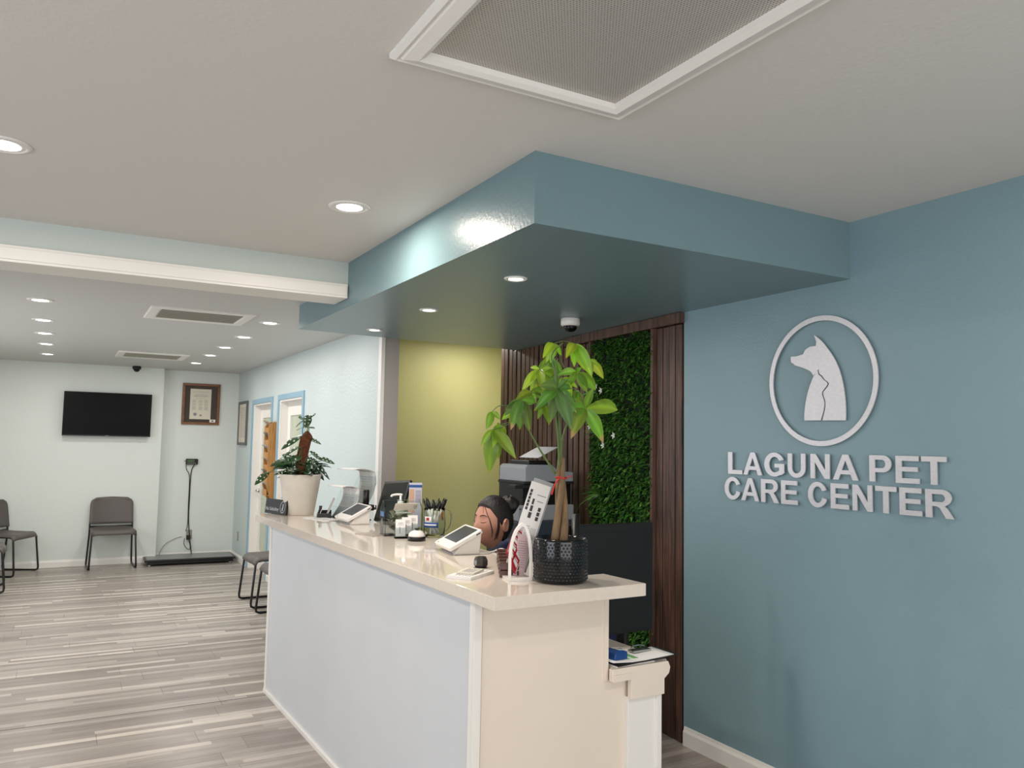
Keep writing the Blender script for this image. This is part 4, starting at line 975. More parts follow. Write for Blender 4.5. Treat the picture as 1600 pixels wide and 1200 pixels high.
# no-soliciting plaque leaning on the planter
pa, pb = Vector((1.253, 5.60, ZT)), Vector((1.331, 5.34, ZT)); pd = (pb-pa); an = math.atan2(pd.y, pd.x)
pq = thing('plaque_sign', 'black No Soliciting plaque standing at the far end of the worktop', 'sign', (pa+pb)/2, an)
LN = Matrix.Rotation(-.12, 4, 'X'); ww = pd.length/2
b = MB(); b.prism(rrect(ww*2, .098, .005, cy=.049), -.012, .0, 'y', LN); b.build('plate', M['blackmatte'], pq)
FT = LN @ T(0, -.0135, 0) @ Matrix.Rotation(PI/2, 4, 'X')
MB().add(*text('No Soliciting', .032, .001, FT @ T(-ww+.012, .022), 'LEFT', .0006, 1.0)).build('lettering', M['gplastic'], pq)
ov = lambda r: [(ww-.045+r*.9*math.cos(2*PI*k/32), .05+r*1.1*math.sin(2*PI*k/32)) for k in range(32)]
MB().add(*flat([ov(.036), ov(.031)], .001, FT)).build('oval_ring', M['gplastic'], pq)
MB().add(*flat([[(ww-.053, .025), (ww-.04, .025), (ww-.036, .05), (ww-.037, .066), (ww-.044, .074), (ww-.05, .066), (ww-.047, .052), (ww-.054, .04)]], .001, FT)).build('figure_mark', M['gplastic'], pq)

# ------------------------------------------------------------------ planter with swiss-cheese vine
PLN = Vector((1.425, 5.40, ZT))
pv = thing('planter', 'white tapered planter with dark holey-leaved vine and brown moss pole on the worktop', 'potted plant', PLN)
MB().lathe([(0, 0), (.093, 0), (.097, .004), (.136, .262), (.138, .268), (.131, .268), (.127, .24), (0, .24)], n=48).build('pot', M['pot'], pv)
MB().lathe([(0, .243), (.1275, .243), (.1275, .246), (0, .25)], n=32).build('soil', M['soil'], pv)
mp_ = MB(); mp_.tube(spline([(.0, 0, .24), (.005, 0, .36), (.015, 0, .44), (.03, -.005, .51), (.05, -.02, .535)]), [.033]*8+[.037]*8+[.038]*8+[.035]*7+[.026, .012], 14); mp_.build('moss_pole', M['moss'], pv)
rv = random.Random(11)
lf = MB(); sm_ = MB()
def holey_leaf(mb, base, d, nrm_, L, wd, holes=True):
    """drooping oval leaf made of ribs so real gaps show between them"""
    d = d.normalized(); s = d.cross(nrm_).normalized(); n = s.cross(d)
    N_ = 13; cen = []; 
    for i in range(N_+1):
        v = i/N_; cen.append(base+d*L*v-Vector((0, 0, 1))*L*.35*v*v)
    def W_(v): return wd*math.sin(PI*min(1, v*.93+.07))**.8
    for sg_ in (-1, 1):
        for i in range(N_):
            v0, v1 = i/N_, (i+1)/N_; a, c_ = cen[i], cen[i+1]; w0, w1 = W_(v0), W_(v1); u = s*sg_
            if holes and i in ((3, 6, 9) if sg_ > 0 else (2, 5, 8)):
                mb.add([a, a+u*w0*.3, c_+u*w1*.3, c_], [(0, 1, 2, 3)], True); mb.add([a+u*w0*.72, a+u*w0-n*w0*.15, c_+u*w1-n*w1*.15, c_+u*w1*.72], [(0, 1, 2, 3)], True)
            else: mb.add([a, a+u*w0*.6, a+u*w0-n*w0*.15, c_+u*w1-n*w1*.15, c_+u*w1*.6, c_], [(0, 1, 4, 5), (1, 2, 3, 4)], True)
camdir = Vector((-.47, -.88, 0))
def pix(x, y, dep=0): return on_y(x, y, 5.40+dep)-PLN
vine = [((478, 690), (484, 672)), ((478, 668), (482, 640)), ((480, 655), (495, 642)), ((476, 655), (464, 665)), ((474, 655), (466, 650)), ((482, 668), (492, 668)), ((472, 680), (445, 697)), ((472, 668), (464, 672)), ((484, 686), (500, 692)), ((465, 700), (443, 712)), ((470, 698), (456, 702)), ((485, 705), (499, 716)),
        ((470, 715), (428, 722)), ((462, 712), (432, 728)), ((455, 716), (440, 708)), ((420, 738), (402, 753)), ((450, 735), (430, 740)), ((460, 728), (446, 722)), ((480, 715), (497, 722)), ((498, 716), (521, 722)), ((492, 720), (510, 742)), ((488, 725), (502, 744)), ((482, 730), (494, 742)), ((470, 728), (478, 742)), ((465, 732), (455, 744)), ((475, 720), (468, 738)), ((485, 718), (480, 735)), ((462, 720), (470, 735)), ((478, 706), (466, 716)), ((486, 710), (496, 712)),
        ((455, 722), (438, 730)), ((445, 718), (425, 726)), ((490, 730), (500, 728)), ((468, 708), (452, 720))]
for (a, c_) in vine:
    dep = rv.uniform(-.06, .07); p, q_ = pix(*a, dep), pix(*c_, dep+rv.uniform(-.03, .03)); d = q_-p; L = d.length
    holey_leaf(lf, p, d+Vector((0, 0, .25*L)), (camdir+Vector((rv.uniform(-.5, .5), rv.uniform(-.4, .4), 1.0+rv.random()))).normalized(), L*1.08, L*.28)
    if p.z < .36: sm_.tube([Vector((p.x*.25+.0, p.y*.25, .25)), p*.6+Vector((0, 0, .12)), p], .0022, 6)
    else: sm_.tube([Vector((p.x*.4, p.y*.4-.02, p.z-.06)), Vector((p.x*.7, p.y*.7-.01, p.z-.01)), p], .0018, 6)
for k in range(70):      # dense low foliage around the rim
    a = 2*PI*k/46; r = rv.uniform(.02, .10); p = Vector((r*math.cos(a), r*math.sin(a), .25+rv.uniform(0, .09))); d = Vector((math.cos(a), math.sin(a), rv.uniform(.1, .8)))
    holey_leaf(lf, p, d, Vector((rv.uniform(-.3, .3), rv.uniform(-.3, .3), 1)), rv.uniform(.07, .12), rv.uniform(.018, .028))
for k in range(3):
    sm_.tube(spline([Vector((.0, .0, .25)), Vector((.012*k-.02, -.03, .40)), pix(478+2*k, 690-4*k), pix(480+1.5*k, 665-6*k)]), .0024, 6)
sm_.tube(spline([Vector((-.06, 0, .26)), pix(448, 733), pix(432, 733), pix(420, 738)]), .002, 6)
lf.build('foliage', M['cheeseleaf'], pv); sm_.build('stems', M['stem'], pv)

# ------------------------------------------------------------------ money tree in black dimpled pot
PT = Vector((1.606, 2.468, ZT))
mt = thing('money_tree', 'tall money tree with braided trunk in a black dimpled pot on the near worktop end', 'potted plant', PT)
MB().lathe([(0, 0), (.086, 0), (.094, .005), (.0975, .014), (.0975, .148), (.096, .154), (.092, .156), (.089, .153), (.088, .13), (0, .13)], n=64).build('pot', M['blackpot'], mt)
dm = MB()
for r_ in range(12):
    for k in range(46):
        a = 2*PI*(k+.5*(r_ % 2))/46; z = .016+.0112*r_; c = Vector((.0972*math.cos(a), .0972*math.sin(a), z)); n = Vector((math.cos(a), math.sin(a), 0)); t1 = Vector((-n.y, n.x, 0))
        R_ = .0048; ring = []
        for rr, hh in ((R_, .0), (R_*.75, .0015), (R_*.35, .0021)):
            ring += [c+(t1*math.cos(w)+Vector((0, 0, 1))*math.sin(w))*rr+n*hh for w in [2*PI*i/7 for i in range(7)]]
        fs = [(7*j+i, 7*j+(i+1) % 7, 7*(j+1)+(i+1) % 7, 7*(j+1)+i) for j in range(2) for i in range(7)]+[tuple(14+i for i in range(7))]
        dm.add(ring, fs, True)
dm.build('dimple_pattern', M['blackpot'], mt)
MB().lathe([(0, .131), (.0885, .131), (.0885, .134), (0, .138)], n=32).build('soil', M['soil'], mt)
def mp(x, y, dep=0): return on_y(x, y, 2.468+dep)-PT
# three trunks twisting around each other
for k in range(3):
    pts = []; rad = []
    for i in range(13):
        v = i/12; z = .13+.315*v; a = 2*PI*k/3+v*2.6+.5; R0 = .012*(1-v)**1.1+.0075
        pts.append(Vector((R0*math.cos(a)-.003, R0*math.sin(a), z))); rad.append(.0092*(1-v)**.8+.0066)
    MB().tube(pts, rad, 12).build('trunk', M['trunk'], mt)
# bare stub tops and green stems
st_ = MB()
stems = [[(874, 735), (872, 690), (868, 640), (868, 590), (862, 555), (880, 536)], [(876, 735), (876, 690), (872, 620), (867, 560)], [(868, 740), (845, 705), (825, 670), (812, 650)], [(874, 720), (874, 660), (873, 620), (871, 608)], [(877, 725), (880, 680), (900, 640), (914, 638)]]
hubs = {}
for i, s_ in enumerate(stems):
    pts = spline([mp(x, y, .0+.02*(i-2)*min(1, j/2)) for j, (x, y) in enumerate(s_)], 5); st_.tube(pts, [.0042-.002*j/len(pts) for j in range(len(pts))], 8)
LF = MB()
def leaf(p, q_, dep0, dep1, wd, light, tipcol=None, up_=0):
    """one leaflet from p to q (photo positions), arched, folded slightly along the midrib"""
    a = mp(*p, dep0); b_ = mp(*q_, dep1); d = b_-a; L = d.length; d.normalize()
    view = (CAM-(PT+a)).normalized(); s = d.cross(view).normalized(); n = s.cross(d).normalized()
    if n.dot(view) < 0: n = -n
    tiltv = random.uniform(-.5, .5); s2 = (s*math.cos(tiltv)+n*math.sin(tiltv)); N_ = 10; vs = []; cols = []
    arch_ = L*random.uniform(.04, .10)
    for i in range(N_+1):
        v = i/N_; c = a+d*L*v+Vector((0, 0, 1))*arch_*math.sin(PI*v)+n*arch_*.6*math.sin(PI*v)
        w = L*wd*(math.sin(PI*v**.85)**.9 if 0 < v < 1 else 0)+.0006
        for u, lift in ((-1, .22), (-.5, .16), (0, 0), (.5, .16), (1, .22)): vs.append(c+s2*w*u*.5+n*w*lift*(1+.25*math.sin(v*26)*abs(u)))
        for u in (-1, -.5, 0, .5, 1):
            base = light; 
            if u == 0: base = tuple(x*1.18 for x in light)
            f = 1
            col = lin(tuple(min(255, x) for x in base))
            if tipcol is not None and v > .8: m_ = min(1, (v-.8)/.12); tc = lin(tipcol); col = tuple(col[k]*(1-m_)+tc[k]*m_ for k in range(3))+(1,)
            elif v > .9: m_ = (v-.9)*5; tc = lin((170, 160, 40)); col = tuple(col[k]*(1-m_)+tc[k]*m_ for k in range(3))+(1,)
            cols.append(col)
    n0 = len(LF.v); fs = [(5*i+j, 5*i+j+1, 5*(i+1)+j+1, 5*(i+1)+j) for i in range(N_) for j in range(4)]
    LF.add(vs, fs, True); LF.col[n0:] = cols
random.seed(21)
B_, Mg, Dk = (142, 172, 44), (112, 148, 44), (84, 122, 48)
brown = (176, 136, 92)
um = [ # hub, depth, colour, leaflet tips
 ((866, 537), -.02, B_, [(848, 560), (853, 568), (860, 568), (865, 558), (877, 556)]),
 ((898, 537), .0, B_, [(884, 560), (897, 574), (917, 581), (925, 590), (893, 566), (920, 575)]),
 ((921, 562), .03, B_, [(943, 592), (937, 572), (924, 590)]),
 ((901, 581), -.01, Mg, [(870, 587), (887, 604), (917, 613), (931, 609), (909, 574), (896, 590)]),
 ((843, 577), .02, B_, [(829, 574), (873, 596), (836, 617), (828, 612), (848, 612), (846, 617), (862, 575), (815, 612)]),
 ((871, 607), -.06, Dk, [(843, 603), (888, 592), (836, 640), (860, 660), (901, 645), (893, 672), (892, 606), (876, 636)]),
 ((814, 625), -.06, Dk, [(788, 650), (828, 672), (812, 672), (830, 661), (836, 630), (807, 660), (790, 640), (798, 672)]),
 ((830, 613), .03, Mg, [(805, 626), (850, 606), (846, 624), (838, 630), (852, 612)]),
 ((914, 638), -.03, Mg, [(927, 606), (965, 641), (943, 692), (892, 686), (876, 651), (897, 622), (905, 660)]),
 ((900, 610), .04, Mg, [(897, 625), (905, 628), (910, 628)]),
 ((769, 643), -.02, Mg, [(760, 672), (782, 656), (770, 655), (764, 668)]),
 ((771, 671), .01, Mg, [(751, 697), (766, 717), (779, 718), (764, 740), (806, 717), (785, 676), (775, 690)]),
 ((858, 560), .05, Mg, [(838, 600), (850, 612), (872, 606), (880, 584), (846, 572)]),
 ((880, 590), .05, B_, [(868, 628), (892, 630), (902, 606), (872, 604)]),
 ((806, 640), .04, B_, [(796, 662), (812, 668), (822, 656), (784, 656)]),
 ((852, 632), .05, Mg, [(840, 655), (858, 664), (870, 650), (834, 642)]),
 ((782, 664), .03, B_, [(775, 670), (790, 690), (770, 700)]),
]
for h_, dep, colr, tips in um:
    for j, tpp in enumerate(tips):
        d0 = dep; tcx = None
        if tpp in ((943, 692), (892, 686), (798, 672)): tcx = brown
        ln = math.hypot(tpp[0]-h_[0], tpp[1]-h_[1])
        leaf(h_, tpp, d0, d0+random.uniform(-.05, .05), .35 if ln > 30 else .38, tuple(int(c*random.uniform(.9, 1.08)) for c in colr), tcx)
for a_, b2_, c3 in (((858, 560), (864, 570), (872, 590)), ((880, 590), (876, 600), (874, 640)), ((806, 640), (812, 645), (818, 658)), ((852, 632), (862, 640), (874, 670)), ((866, 537), (880, 533), (898, 537)), ((871, 607), (872, 640), (874, 700)), ((914, 638), (902, 610), (888, 608)), ((901, 581), (895, 585), (872, 640)), ((843, 577), (850, 572), (872, 545)), ((814, 625), (812, 640), (812, 652)), ((769, 643), (780, 634), (795, 634)), ((771, 671), (790, 665), (812, 655)), ((782, 664), (795, 660), (812, 655)), ((830, 613), (850, 620), (872, 650)), ((921, 562), (912, 548), (898, 537)), ((843, 577), (862, 590), (872, 560)), ((866, 537), (876, 560), (885, 585))):
    st_.tube(spline([mp(*a_), mp(*b2_), mp(*c3)], 5), .0016, 6)
LF.build('leaves', M['leaf'], mt, colored=True); st_.build('stems', M['stem'], mt)
b = MB(); cz_ = .39
b.tube([(.02*math.cos(2*PI*k/14)-.003, .02*math.sin(2*PI*k/14), .372+.003*math.sin(k)) for k in range(14)], .0028, 8, closed=True)
e1 = mp(862, 773, -.01); b.tube(spline([Vector((-.018, -.012, .372)), (Vector((-.018, -.012, .372))+e1)/2+Vector((-.004, 0, .004)), e1]), .003, 8)
b.tube(spline([Vector((.016, -.01, .372)), Vector((.03, -.012, .378)), Vector((.034, -.01, .374))]), .0022, 6)
b.build('ribbon', M['ribbon'], mt)

# ------------------------------------------------------------------ behind the counter
# big monitor seen from its back
mo = thing('desktop_monitor', 'large black desktop monitor seen from behind, beside the money tree pot', 'monitor', (2.05, 2.82, .735), 0)
zt_, zb_ = on_y(1000, 817, 2.80).z-.735, on_y(1000, 987, 2.80).z-.735
x0_, x1_ = on_y(872, 812, 2.80).x-2.05, on_y(1021, 818, 2.80).x-2.05
b = MB(); b.box(x0_, x1_, -.02, .012, zb_, zt_); b.build('housing', mat('monitor_black', (17, 16, 16), .4), mo, bevel=.006)
b = MB(); b.box(x0_+.06, x1_-.05, -.0212, -.0195, zt_-.035, zt_-.031); b.build('seam', M['black'], mo)
MB().box(x0_+.01, x1_-.01, .012, .0135, zb_+.012, zt_-.01).build('screen', M['screen'], mo)
px_ = on_y(900, 803, 2.775).x-2.05
MB().tube([(px_, -.045, .0), (px_, -.045, on_y(900, 803, 2.775).z-.735)], .017, 18).build('stand_pole', M['black'], mo)
b = MB(); b.box(px_-.03, px_+.03, -.04, -.018, .28, .36); b.build('mount', M['black'], mo, bevel=.003)
b = MB(); b.box(px_-.06, px_+.12, -.08, .08, 0.001, .012); b.build('stand_base', M['black'], mo, bevel=.004)
# clipboard, papers and blue gadget on the desk end
dz = .736
pp1 = leaflet('paper_sheets', (1.93, 2.50, dz), .05, .19, .11, .004, M['paper'], 'white papers lying flat on the desk end under the clipboard', lines=False)
cp1 = thing('clipboard', 'dark clipboard with metal clip and green-printed paper on the desk end', 'clipboard', (1.99, 2.53, dz+.008), .04)
MB().box(-.15, .155, -.09, .05, 0, .003, T(ry=-.03, rx=.0)).build('board', M['blackmatte'], cp1)
g = [[(x, y, .0045-.0*x+.05*0+.0+max(0, (-x-.06))*.12+x*.03) for y in (-.085, 0, .045)] for x in (-.17, -.13, -.08, -.02, .05, .1, .13)]
MB().sheet(g, .002).build('paper', M['paper'], cp1)
b = MB(); b.sheet([[(x, y, .0062+max(0, (-x-.06))*.12+x*.03) for y in (-.05, .03)] for x in (-.13, -.09, -.05, -.02)], .0006); b.build('green_print', M['greenink'], cp1)
b = MB(); b.box(.0, .09, .0, .035, .008, .016); b.tube([(.0, .02, .02), (.02, .03, .026), (.05, .03, .028), (.08, .03, .022)], .003, 6); b.build('metal_clip', M['chrome'], cp1, bevel=.002)
bg_ = thing('tape_dispenser', 'small blue rounded gadget with white top lying on the desk papers', 'tape dispenser', (1.885, 2.50, dz+.014), .2)
MB().prism([(-.042, 0), (.03, 0), (.03, .028), (.015, .034), (-.02, .04), (-.04, .028)], -.03, .03, 'y').build('body', M['bluegadget'], bg_, bevel=.005)
MB().box(-.022, .024, -.024, .024, .037, .039, T(ry=.16)).build('white_top', M['wplastic'], bg_)
MB().box(-.01, .012, -.012, -.006, .0395, .0398, T(ry=.16)).build('marking', M['ink'], bg_)

# slate-blue cabinet carrying the multifunction printer
cbn = thing('low_cabinet', 'slate blue cabinet behind the counter carrying the printer', 'cabinet', (2.64, 4.45, 0))
b = MB(); b.box(-.19, .24, -.2, .2, .02, 1.085); b.build('body', M['navycab'], cbn, bevel=.004)
b = MB(); b.box(-.19, .26, -.208, -.2, .06, .55); b.build('door', M['navycab'], cbn, bevel=.002)
b = MB(); b.box(-.19, .26, -.208, -.2, .56, 1.06); b.build('door', M['navycab'], cbn, bevel=.002)
MB().box(-.18, .25, -.19, .19, 0, .03).build('plinth', M['black'], cbn)
pr = thing('printer', 'grey and black multifunction printer on the slate cabinet behind the counter', 'printer', (2.64, 4.45, 1.086))
b = MB(); b.box(-.17, .24, -.17, .17, .0, .095); b.build('paper_drawer_unit', M['printer'], pr, bevel=.006)
MB().box(-.08, .02, -.1715, -.169, .02, .035).build('drawer_grip', M['gplastic'], pr)
b = MB(); b.box(-.12, .24, -.13, .17, .095, .24); b.build('black_body', M['black'], pr, bevel=.004)
b = MB(); b.box(-.2, .1, -.18, -.1, .2, .222, T(rx=0)); b.box(-.13, .24, -.17, .17, .225, .24); b.build('output_tray', M['blackmatte'], pr, bevel=.003)
b = MB(); b.prism([(-.12, .24), (.24, .24), (.24, .30), (.13, .305), (.08, .345), (-.10, .345), (-.12, .33)], -.16, .17, 'y'); b.build('scanner_unit', M['printer'], pr, bevel=.006)
b = MB(); b.box(-.06, .1, -.1, .14, .345, .37); b.build('feeder', M['black'], pr, bevel=.004)
b = MB(); b.box(0, .16, -.12, .12, 0, .004, T(.0, 0, .385, ry=-.45)); b.build('feeder_tray', M['gplastic'], pr)
MB().box(-.162, -.15, -.1715, -.169, .07, .078).build('brand_mark', M['ink'], pr)

# ------------------------------------------------------------------ seated receptionist
def skin_mesh(joints, bones, sub=2):
    """joints: name -> (pos, radius); bones: pairs; returns evaluated (verts, faces)"""
    me = bpy.data.meshes.new('tmp'); keys = list(joints); idx = {k: i for i, k in enumerate(keys)}
    me.from_pydata([joints[k][0] for k in keys], [(idx[a], idx[c_]) for a, c_ in bones], []); me.update()
    o = bpy.data.objects.new('tmp', me); COL.objects.link(o)
    md = o.modifiers.new('s', 'SKIN'); md.use_smooth_shade = True
    lay = me.skin_vertices[0].data if len(me.skin_vertices) else None
    for k in keys:
        r = joints[k][1]; r = r if isinstance(r, tuple) else (r, r); lay[idx[k]].radius = r
    lay[0].use_root = True
    sb = o.modifiers.new('u', 'SUBSURF'); sb.levels = sub; sb.render_levels = sub
    dg = bpy.context.evaluated_depsgraph_get(); ev = o.evaluated_get(dg); m2 = bpy.data.meshes.new_from_object(ev)
    vs = [v.co.copy() for v in m2.vertices]; fs = [tuple(p.vertices) for p in m2.polygons]
    bpy.data.objects.remove(o); bpy.data.meshes.remove(me); bpy.data.meshes.remove(m2); return vs, fs
def remeshed(mbs, voxel, smooth=4):
    me = bpy.data.meshes.new('tmp'); me.from_pydata(mbs.v, [], mbs.f); me.update(); o = bpy.data.objects.new('tmp', me); COL.objects.link(o)
    r = o.modifiers.new('r', 'REMESH'); r.mode = 'VOXEL'; r.voxel_size = voxel; r.use_smooth_shade = True
    if smooth: sm = o.modifiers.new('sm', 'SMOOTH'); sm.iterations = smooth; sm.factor = .5
    m2 = bpy.data.meshes.new_from_object(o.evaluated_get(bpy.context.evaluated_depsgraph_get()))
    vs = [v.co.copy() for v in m2.vertices]; fs = [tuple(p.vertices) for p in m2.polygons]
    bpy.data.objects.remove(o); bpy.data.meshes.remove(me); bpy.data.meshes.remove(m2); return vs, fs
# local frame: the person faces -Y, +X is her left... placed with a turn so she looks at the counter
RZ = -PI/2 + .10
HW = CAM + sight(768, 817)*3.86
HCEN = Vector((0.03, -.555, HW.z)); PTCH = -.02
PR = HW - Matrix.Rotation(RZ, 4, 'Z') @ Vector((HCEN.x, HCEN.y, 0)); PR.z = 0
HMx = Matrix.Translation(HCEN) @ Matrix.Rotation(.07, 4, 'Z') @ Matrix.Rotation(PTCH, 4, 'X')
def head_surface(nu=72, nv=60):
    vs = []; 
    def gz(a, s): return math.exp(-(a/s)**2)
    for j in range(nv+1):
        ph = PI*j/nv; 
        for i in range(nu):
            th = 2*PI*i/nu; sx = math.sin(ph)*math.sin(th); sy = -math.sin(ph)*math.cos(th); sz = math.cos(ph)   # th=0 is the face
            x = sx*.078; y = sy*.098+.008; z = sz*.122
            if z < 0:
                k = 1-.30*(-z/.122)**1.4; x *= k
                if y > 0: y *= 1-.55*(-z/.122)**1.2; 
                else: y *= 1-.10*(-z/.122)**2
            front = max(0, -sy)
            if front > 0:
                zz = z; z = z-.009
                y += .010*front*gz(x, .05)*gz(z-.03, .07)*.6          # flatter forehead
                nose = .0
                t = (.012-z)/.050                                      # 0 at bridge, 1 at tip
                if -.25 < t < 1.35: nose = (.005+.024*max(0, min(1, t))**1.3)*gz(x, .010+.006*max(0, t))*(1 if t < 1 else max(0, 1-(t-1)/.35))
                if t < 0: nose *= max(0, 1+t/.25)
                y -= nose*front
                y += .009*front*(gz(x-.031, .017)+gz(x+.031, .017))*gz(z-.008, .013)   # eye sockets
                y -= .006*front*(gz(x-.031, .012)+gz(x+.031, .012))*gz(z-.004, .008)   # closed-down lids
                y -= .004*front*gz(z-.028, .009)*gz(abs(x)-.028, .02)                  # brow
                y -= .007*front*gz(x, .022)*(gz(z+.057, .005)+gz(z+.069, .006))        # lips
                y += .003*front*gz(x, .024)*gz(z+.063, .0025)
                y -= .009*front*gz(x, .02)*gz(z+.098, .014)                            # chin
                y -= .004*front*(gz(x-.042, .016)+gz(x+.042, .016))*gz(z+.03, .02)     # cheeks
                z = zz
            vs.append(Vector((x, y, z)))
    fs = [(j*nu+i, j*nu+(i+1) % nu, (j+1)*nu+(i+1) % nu, (j+1)*nu+i) for j in range(nv) for i in range(nu)]
    return vs, fs
hv, hf = head_surface()
body = MB(); body.add([HMx @ v for v in hv], hf, True)
for s in (-1, 1):      # ears
    ear = MB(); EM = T(s*.081, .020, -.006) @ Matrix.Rotation(s*.38, 4, 'Z')
    ear.add([EM @ Vector((.0075*math.sin(ph)*math.cos(th), .018*math.sin(ph)*math.sin(th)*(1+.25*math.cos(ph)), .033*math.cos(ph))) for ph in [PI*k/10 for k in range(11)] for th in [2*PI*i/14 for i in range(14)]],
            [(14*k+i, 14*k+(i+1) % 14, 14*(k+1)+(i+1) % 14, 14*(k+1)+i) for k in range(10) for i in range(14)], True)
    ear.tube([EM @ Vector((s*.008, .017*math.cos(a)*(1+.25*math.sin(a)), .031*math.sin(a))) for a in [PI*(-.35+1.2*k/12) for k in range(13)]], .0036, 8)
    body.add([HMx @ (v) for v in ear.v], ear.f, True)
J = {'pel': ((0, .0, .55), (.15, .12)), 'waist': ((0, -.06, .70), (.125, .10)), 'chest': ((0, -.20, .88), (.145, .11)), 'upchest': ((0, -.31, .98), (.12, .085)), 'neck0': ((0, -.385, 1.045), (.06, .06)), 'neck1': ((.01, -.455, 1.10), (.05, .05)), 'neck2': ((.022, -.52, 1.15), (.05, .05))}
Bn = [('pel', 'waist'), ('waist', 'chest'), ('chest', 'upchest'), ('upchest', 'neck0'), ('neck0', 'neck1'), ('neck1', 'neck2')]
for s, n_ in ((-1, 'r'), (1, 'l')):
    J.update({n_+'sh': ((s*.165, -.33, 1.0), .056), n_+'el': ((s*.24, -.36, .80), .042), n_+'fo': ((s*.19, -.48, .785), .036), n_+'wr': ((s*.10, -.585, .775), .027), n_+'pa': ((s*.07, -.625, .778), (.034, .017)), n_+'pb': ((s*.05, -.655, .778), (.036, .014)),
              n_+'hip': ((s*.095, -.02, .52), .092), n_+'kn': ((s*.12, -.43, .52), .062), n_+'ca': ((s*.12, -.43, .32), .055), n_+'an': ((s*.12, -.40, .10), .038), n_+'he': ((s*.12, -.40, .045), .038), n_+'to': ((s*.125, -.56, .03), .03)})
    Bn += [('upchest', n_+'sh'), (n_+'sh', n_+'el'), (n_+'el', n_+'fo'), (n_+'fo', n_+'wr'), (n_+'wr', n_+'pa'), (n_+'pa', n_+'pb'), ('pel', n_+'hip'), (n_+'hip', n_+'kn'), (n_+'kn', n_+'ca'), (n_+'ca', n_+'an'), (n_+'an', n_+'he'), (n_+'he', n_+'to')]
    body.add(*skin_mesh({'a': ((s*.10, -.585, .775), .02), 'b': ((s*.075, -.595, .772), .012), 'c': ((s*.045, -.60, .764), .0095), 'd': ((s*.02, -.612, .758), .0085)}, [('a', 'b'), ('b', 'c'), ('c', 'd')]), True)   # thumb
    fd = Vector((-s*.55, -.83, 0)).normalized(); fs_ = Vector((fd.y, -fd.x, 0))*s
    for k, (off, ln) in enumerate(((-.024, .066), (-.008, .076), (.008, .07), (.023, .056))):
        o0 = Vector((s*.05, -.655, .779))+fs_*off; body.add(*skin_mesh({'a': (o0-fd*.02, .0095), 'b': (o0+fd*ln*.35+Vector((0, 0, .004)), .009), 'c': (o0+fd*ln*.72+Vector((0, 0, -.006)), .0082), 'd': (o0+fd*ln*.95+Vector((0, 0, -.018)), .007)}, [('a', 'b'), ('b', 'c'), ('c', 'd')]), True)
body.add(*skin_mesh(J, Bn), True)
vs, fs = remeshed(body, .0042, 3)
par = list(range(len(vs)))
def find(i):
    while par[i] != i: par[i] = par[par[i]]; i = par[i]
    return i
for f_ in fs:
    r0 = find(f_[0])
    for j in f_[1:]: par[find(j)] = r0
roots = [find(i) for i in range(len(vs))]; cnt = {}
for r_ in roots: cnt[r_] = cnt.get(r_, 0)+1
big = max(cnt, key=cnt.get); keep = [i for i in range(len(vs)) if roots[i] == big]; mp_i = {o_: n_ for n_, o_ in enumerate(keep)}
fs = [tuple(mp_i[i] for i in f_) for f_ in fs if roots[f_[0]] == big]; vs = [vs[i] for i in keep]
inv = HMx.inverted(); bm_ = MB(); bm_.add(vs, fs, True)
sk = lin((176, 126, 106)); lip = lin((140, 78, 72)); dark = lin((44, 28, 24)); flush = lin((196, 128, 106))
for i, v in enumerate(vs):
    p = inv @ v; c = sk
    if (p.length < .16 and p.y < -.03):
        m_ = max(0, min(1, 1.6-1.6*((p.x/.023)**2+((p.z+.054)/.0105)**2)**.5*1.0)); c = tuple(sk[k]*(1-m_)+lip[k]*m_ for k in range(3))+(1,)
    bm_.col[i] = c
pers = thing('person', 'seated person in navy top with dark hair in a bun, looking down behind the counter', 'person', PR, RZ)
bo = bm_.build('body', M['skin'], pers, colored=True)
from mathutils.bvhtree import BVHTree
bvh = BVHTree.FromPolygons([inv @ v for v in vs], fs)
def onface(x, z, lift=.0006):
    z += .009
    h = bvh.ray_cast(Vector((x, -.3, z)), Vector((0, 1, 0))); p = h[0] if h[0] is not None else Vector((x, -.09, z)); return HMx @ (p+Vector((0, -lift, 0)))
eb, el = MB(), MB()
for s_ in (-1, 1):
    eb.tube([onface(s_*x, z) for x, z in ((.013, .026), (.022, .0295), (.032, .031), (.042, .0285), (.050, .023))], [.0016, .0024, .0024, .0018, .0006], 8)
    el.tube([onface(s_*x, z) for x, z in ((.018, -.0005), (.025, -.0035), (.033, -.0045), (.041, -.002), (.048, .002))], [.0006, .0013, .0016, .0015, .0006], 8)
    el.tube([onface(s_*x, z, .0) for x, z in ((.019, .006), (.026, .0085), (.034, .009), (.042, .0065))], [.0003, .0005, .0005, .0003], 6)
eb.build('eyebrows', M['hair'], pers); el.build('eyelashes', M['hair'], pers)
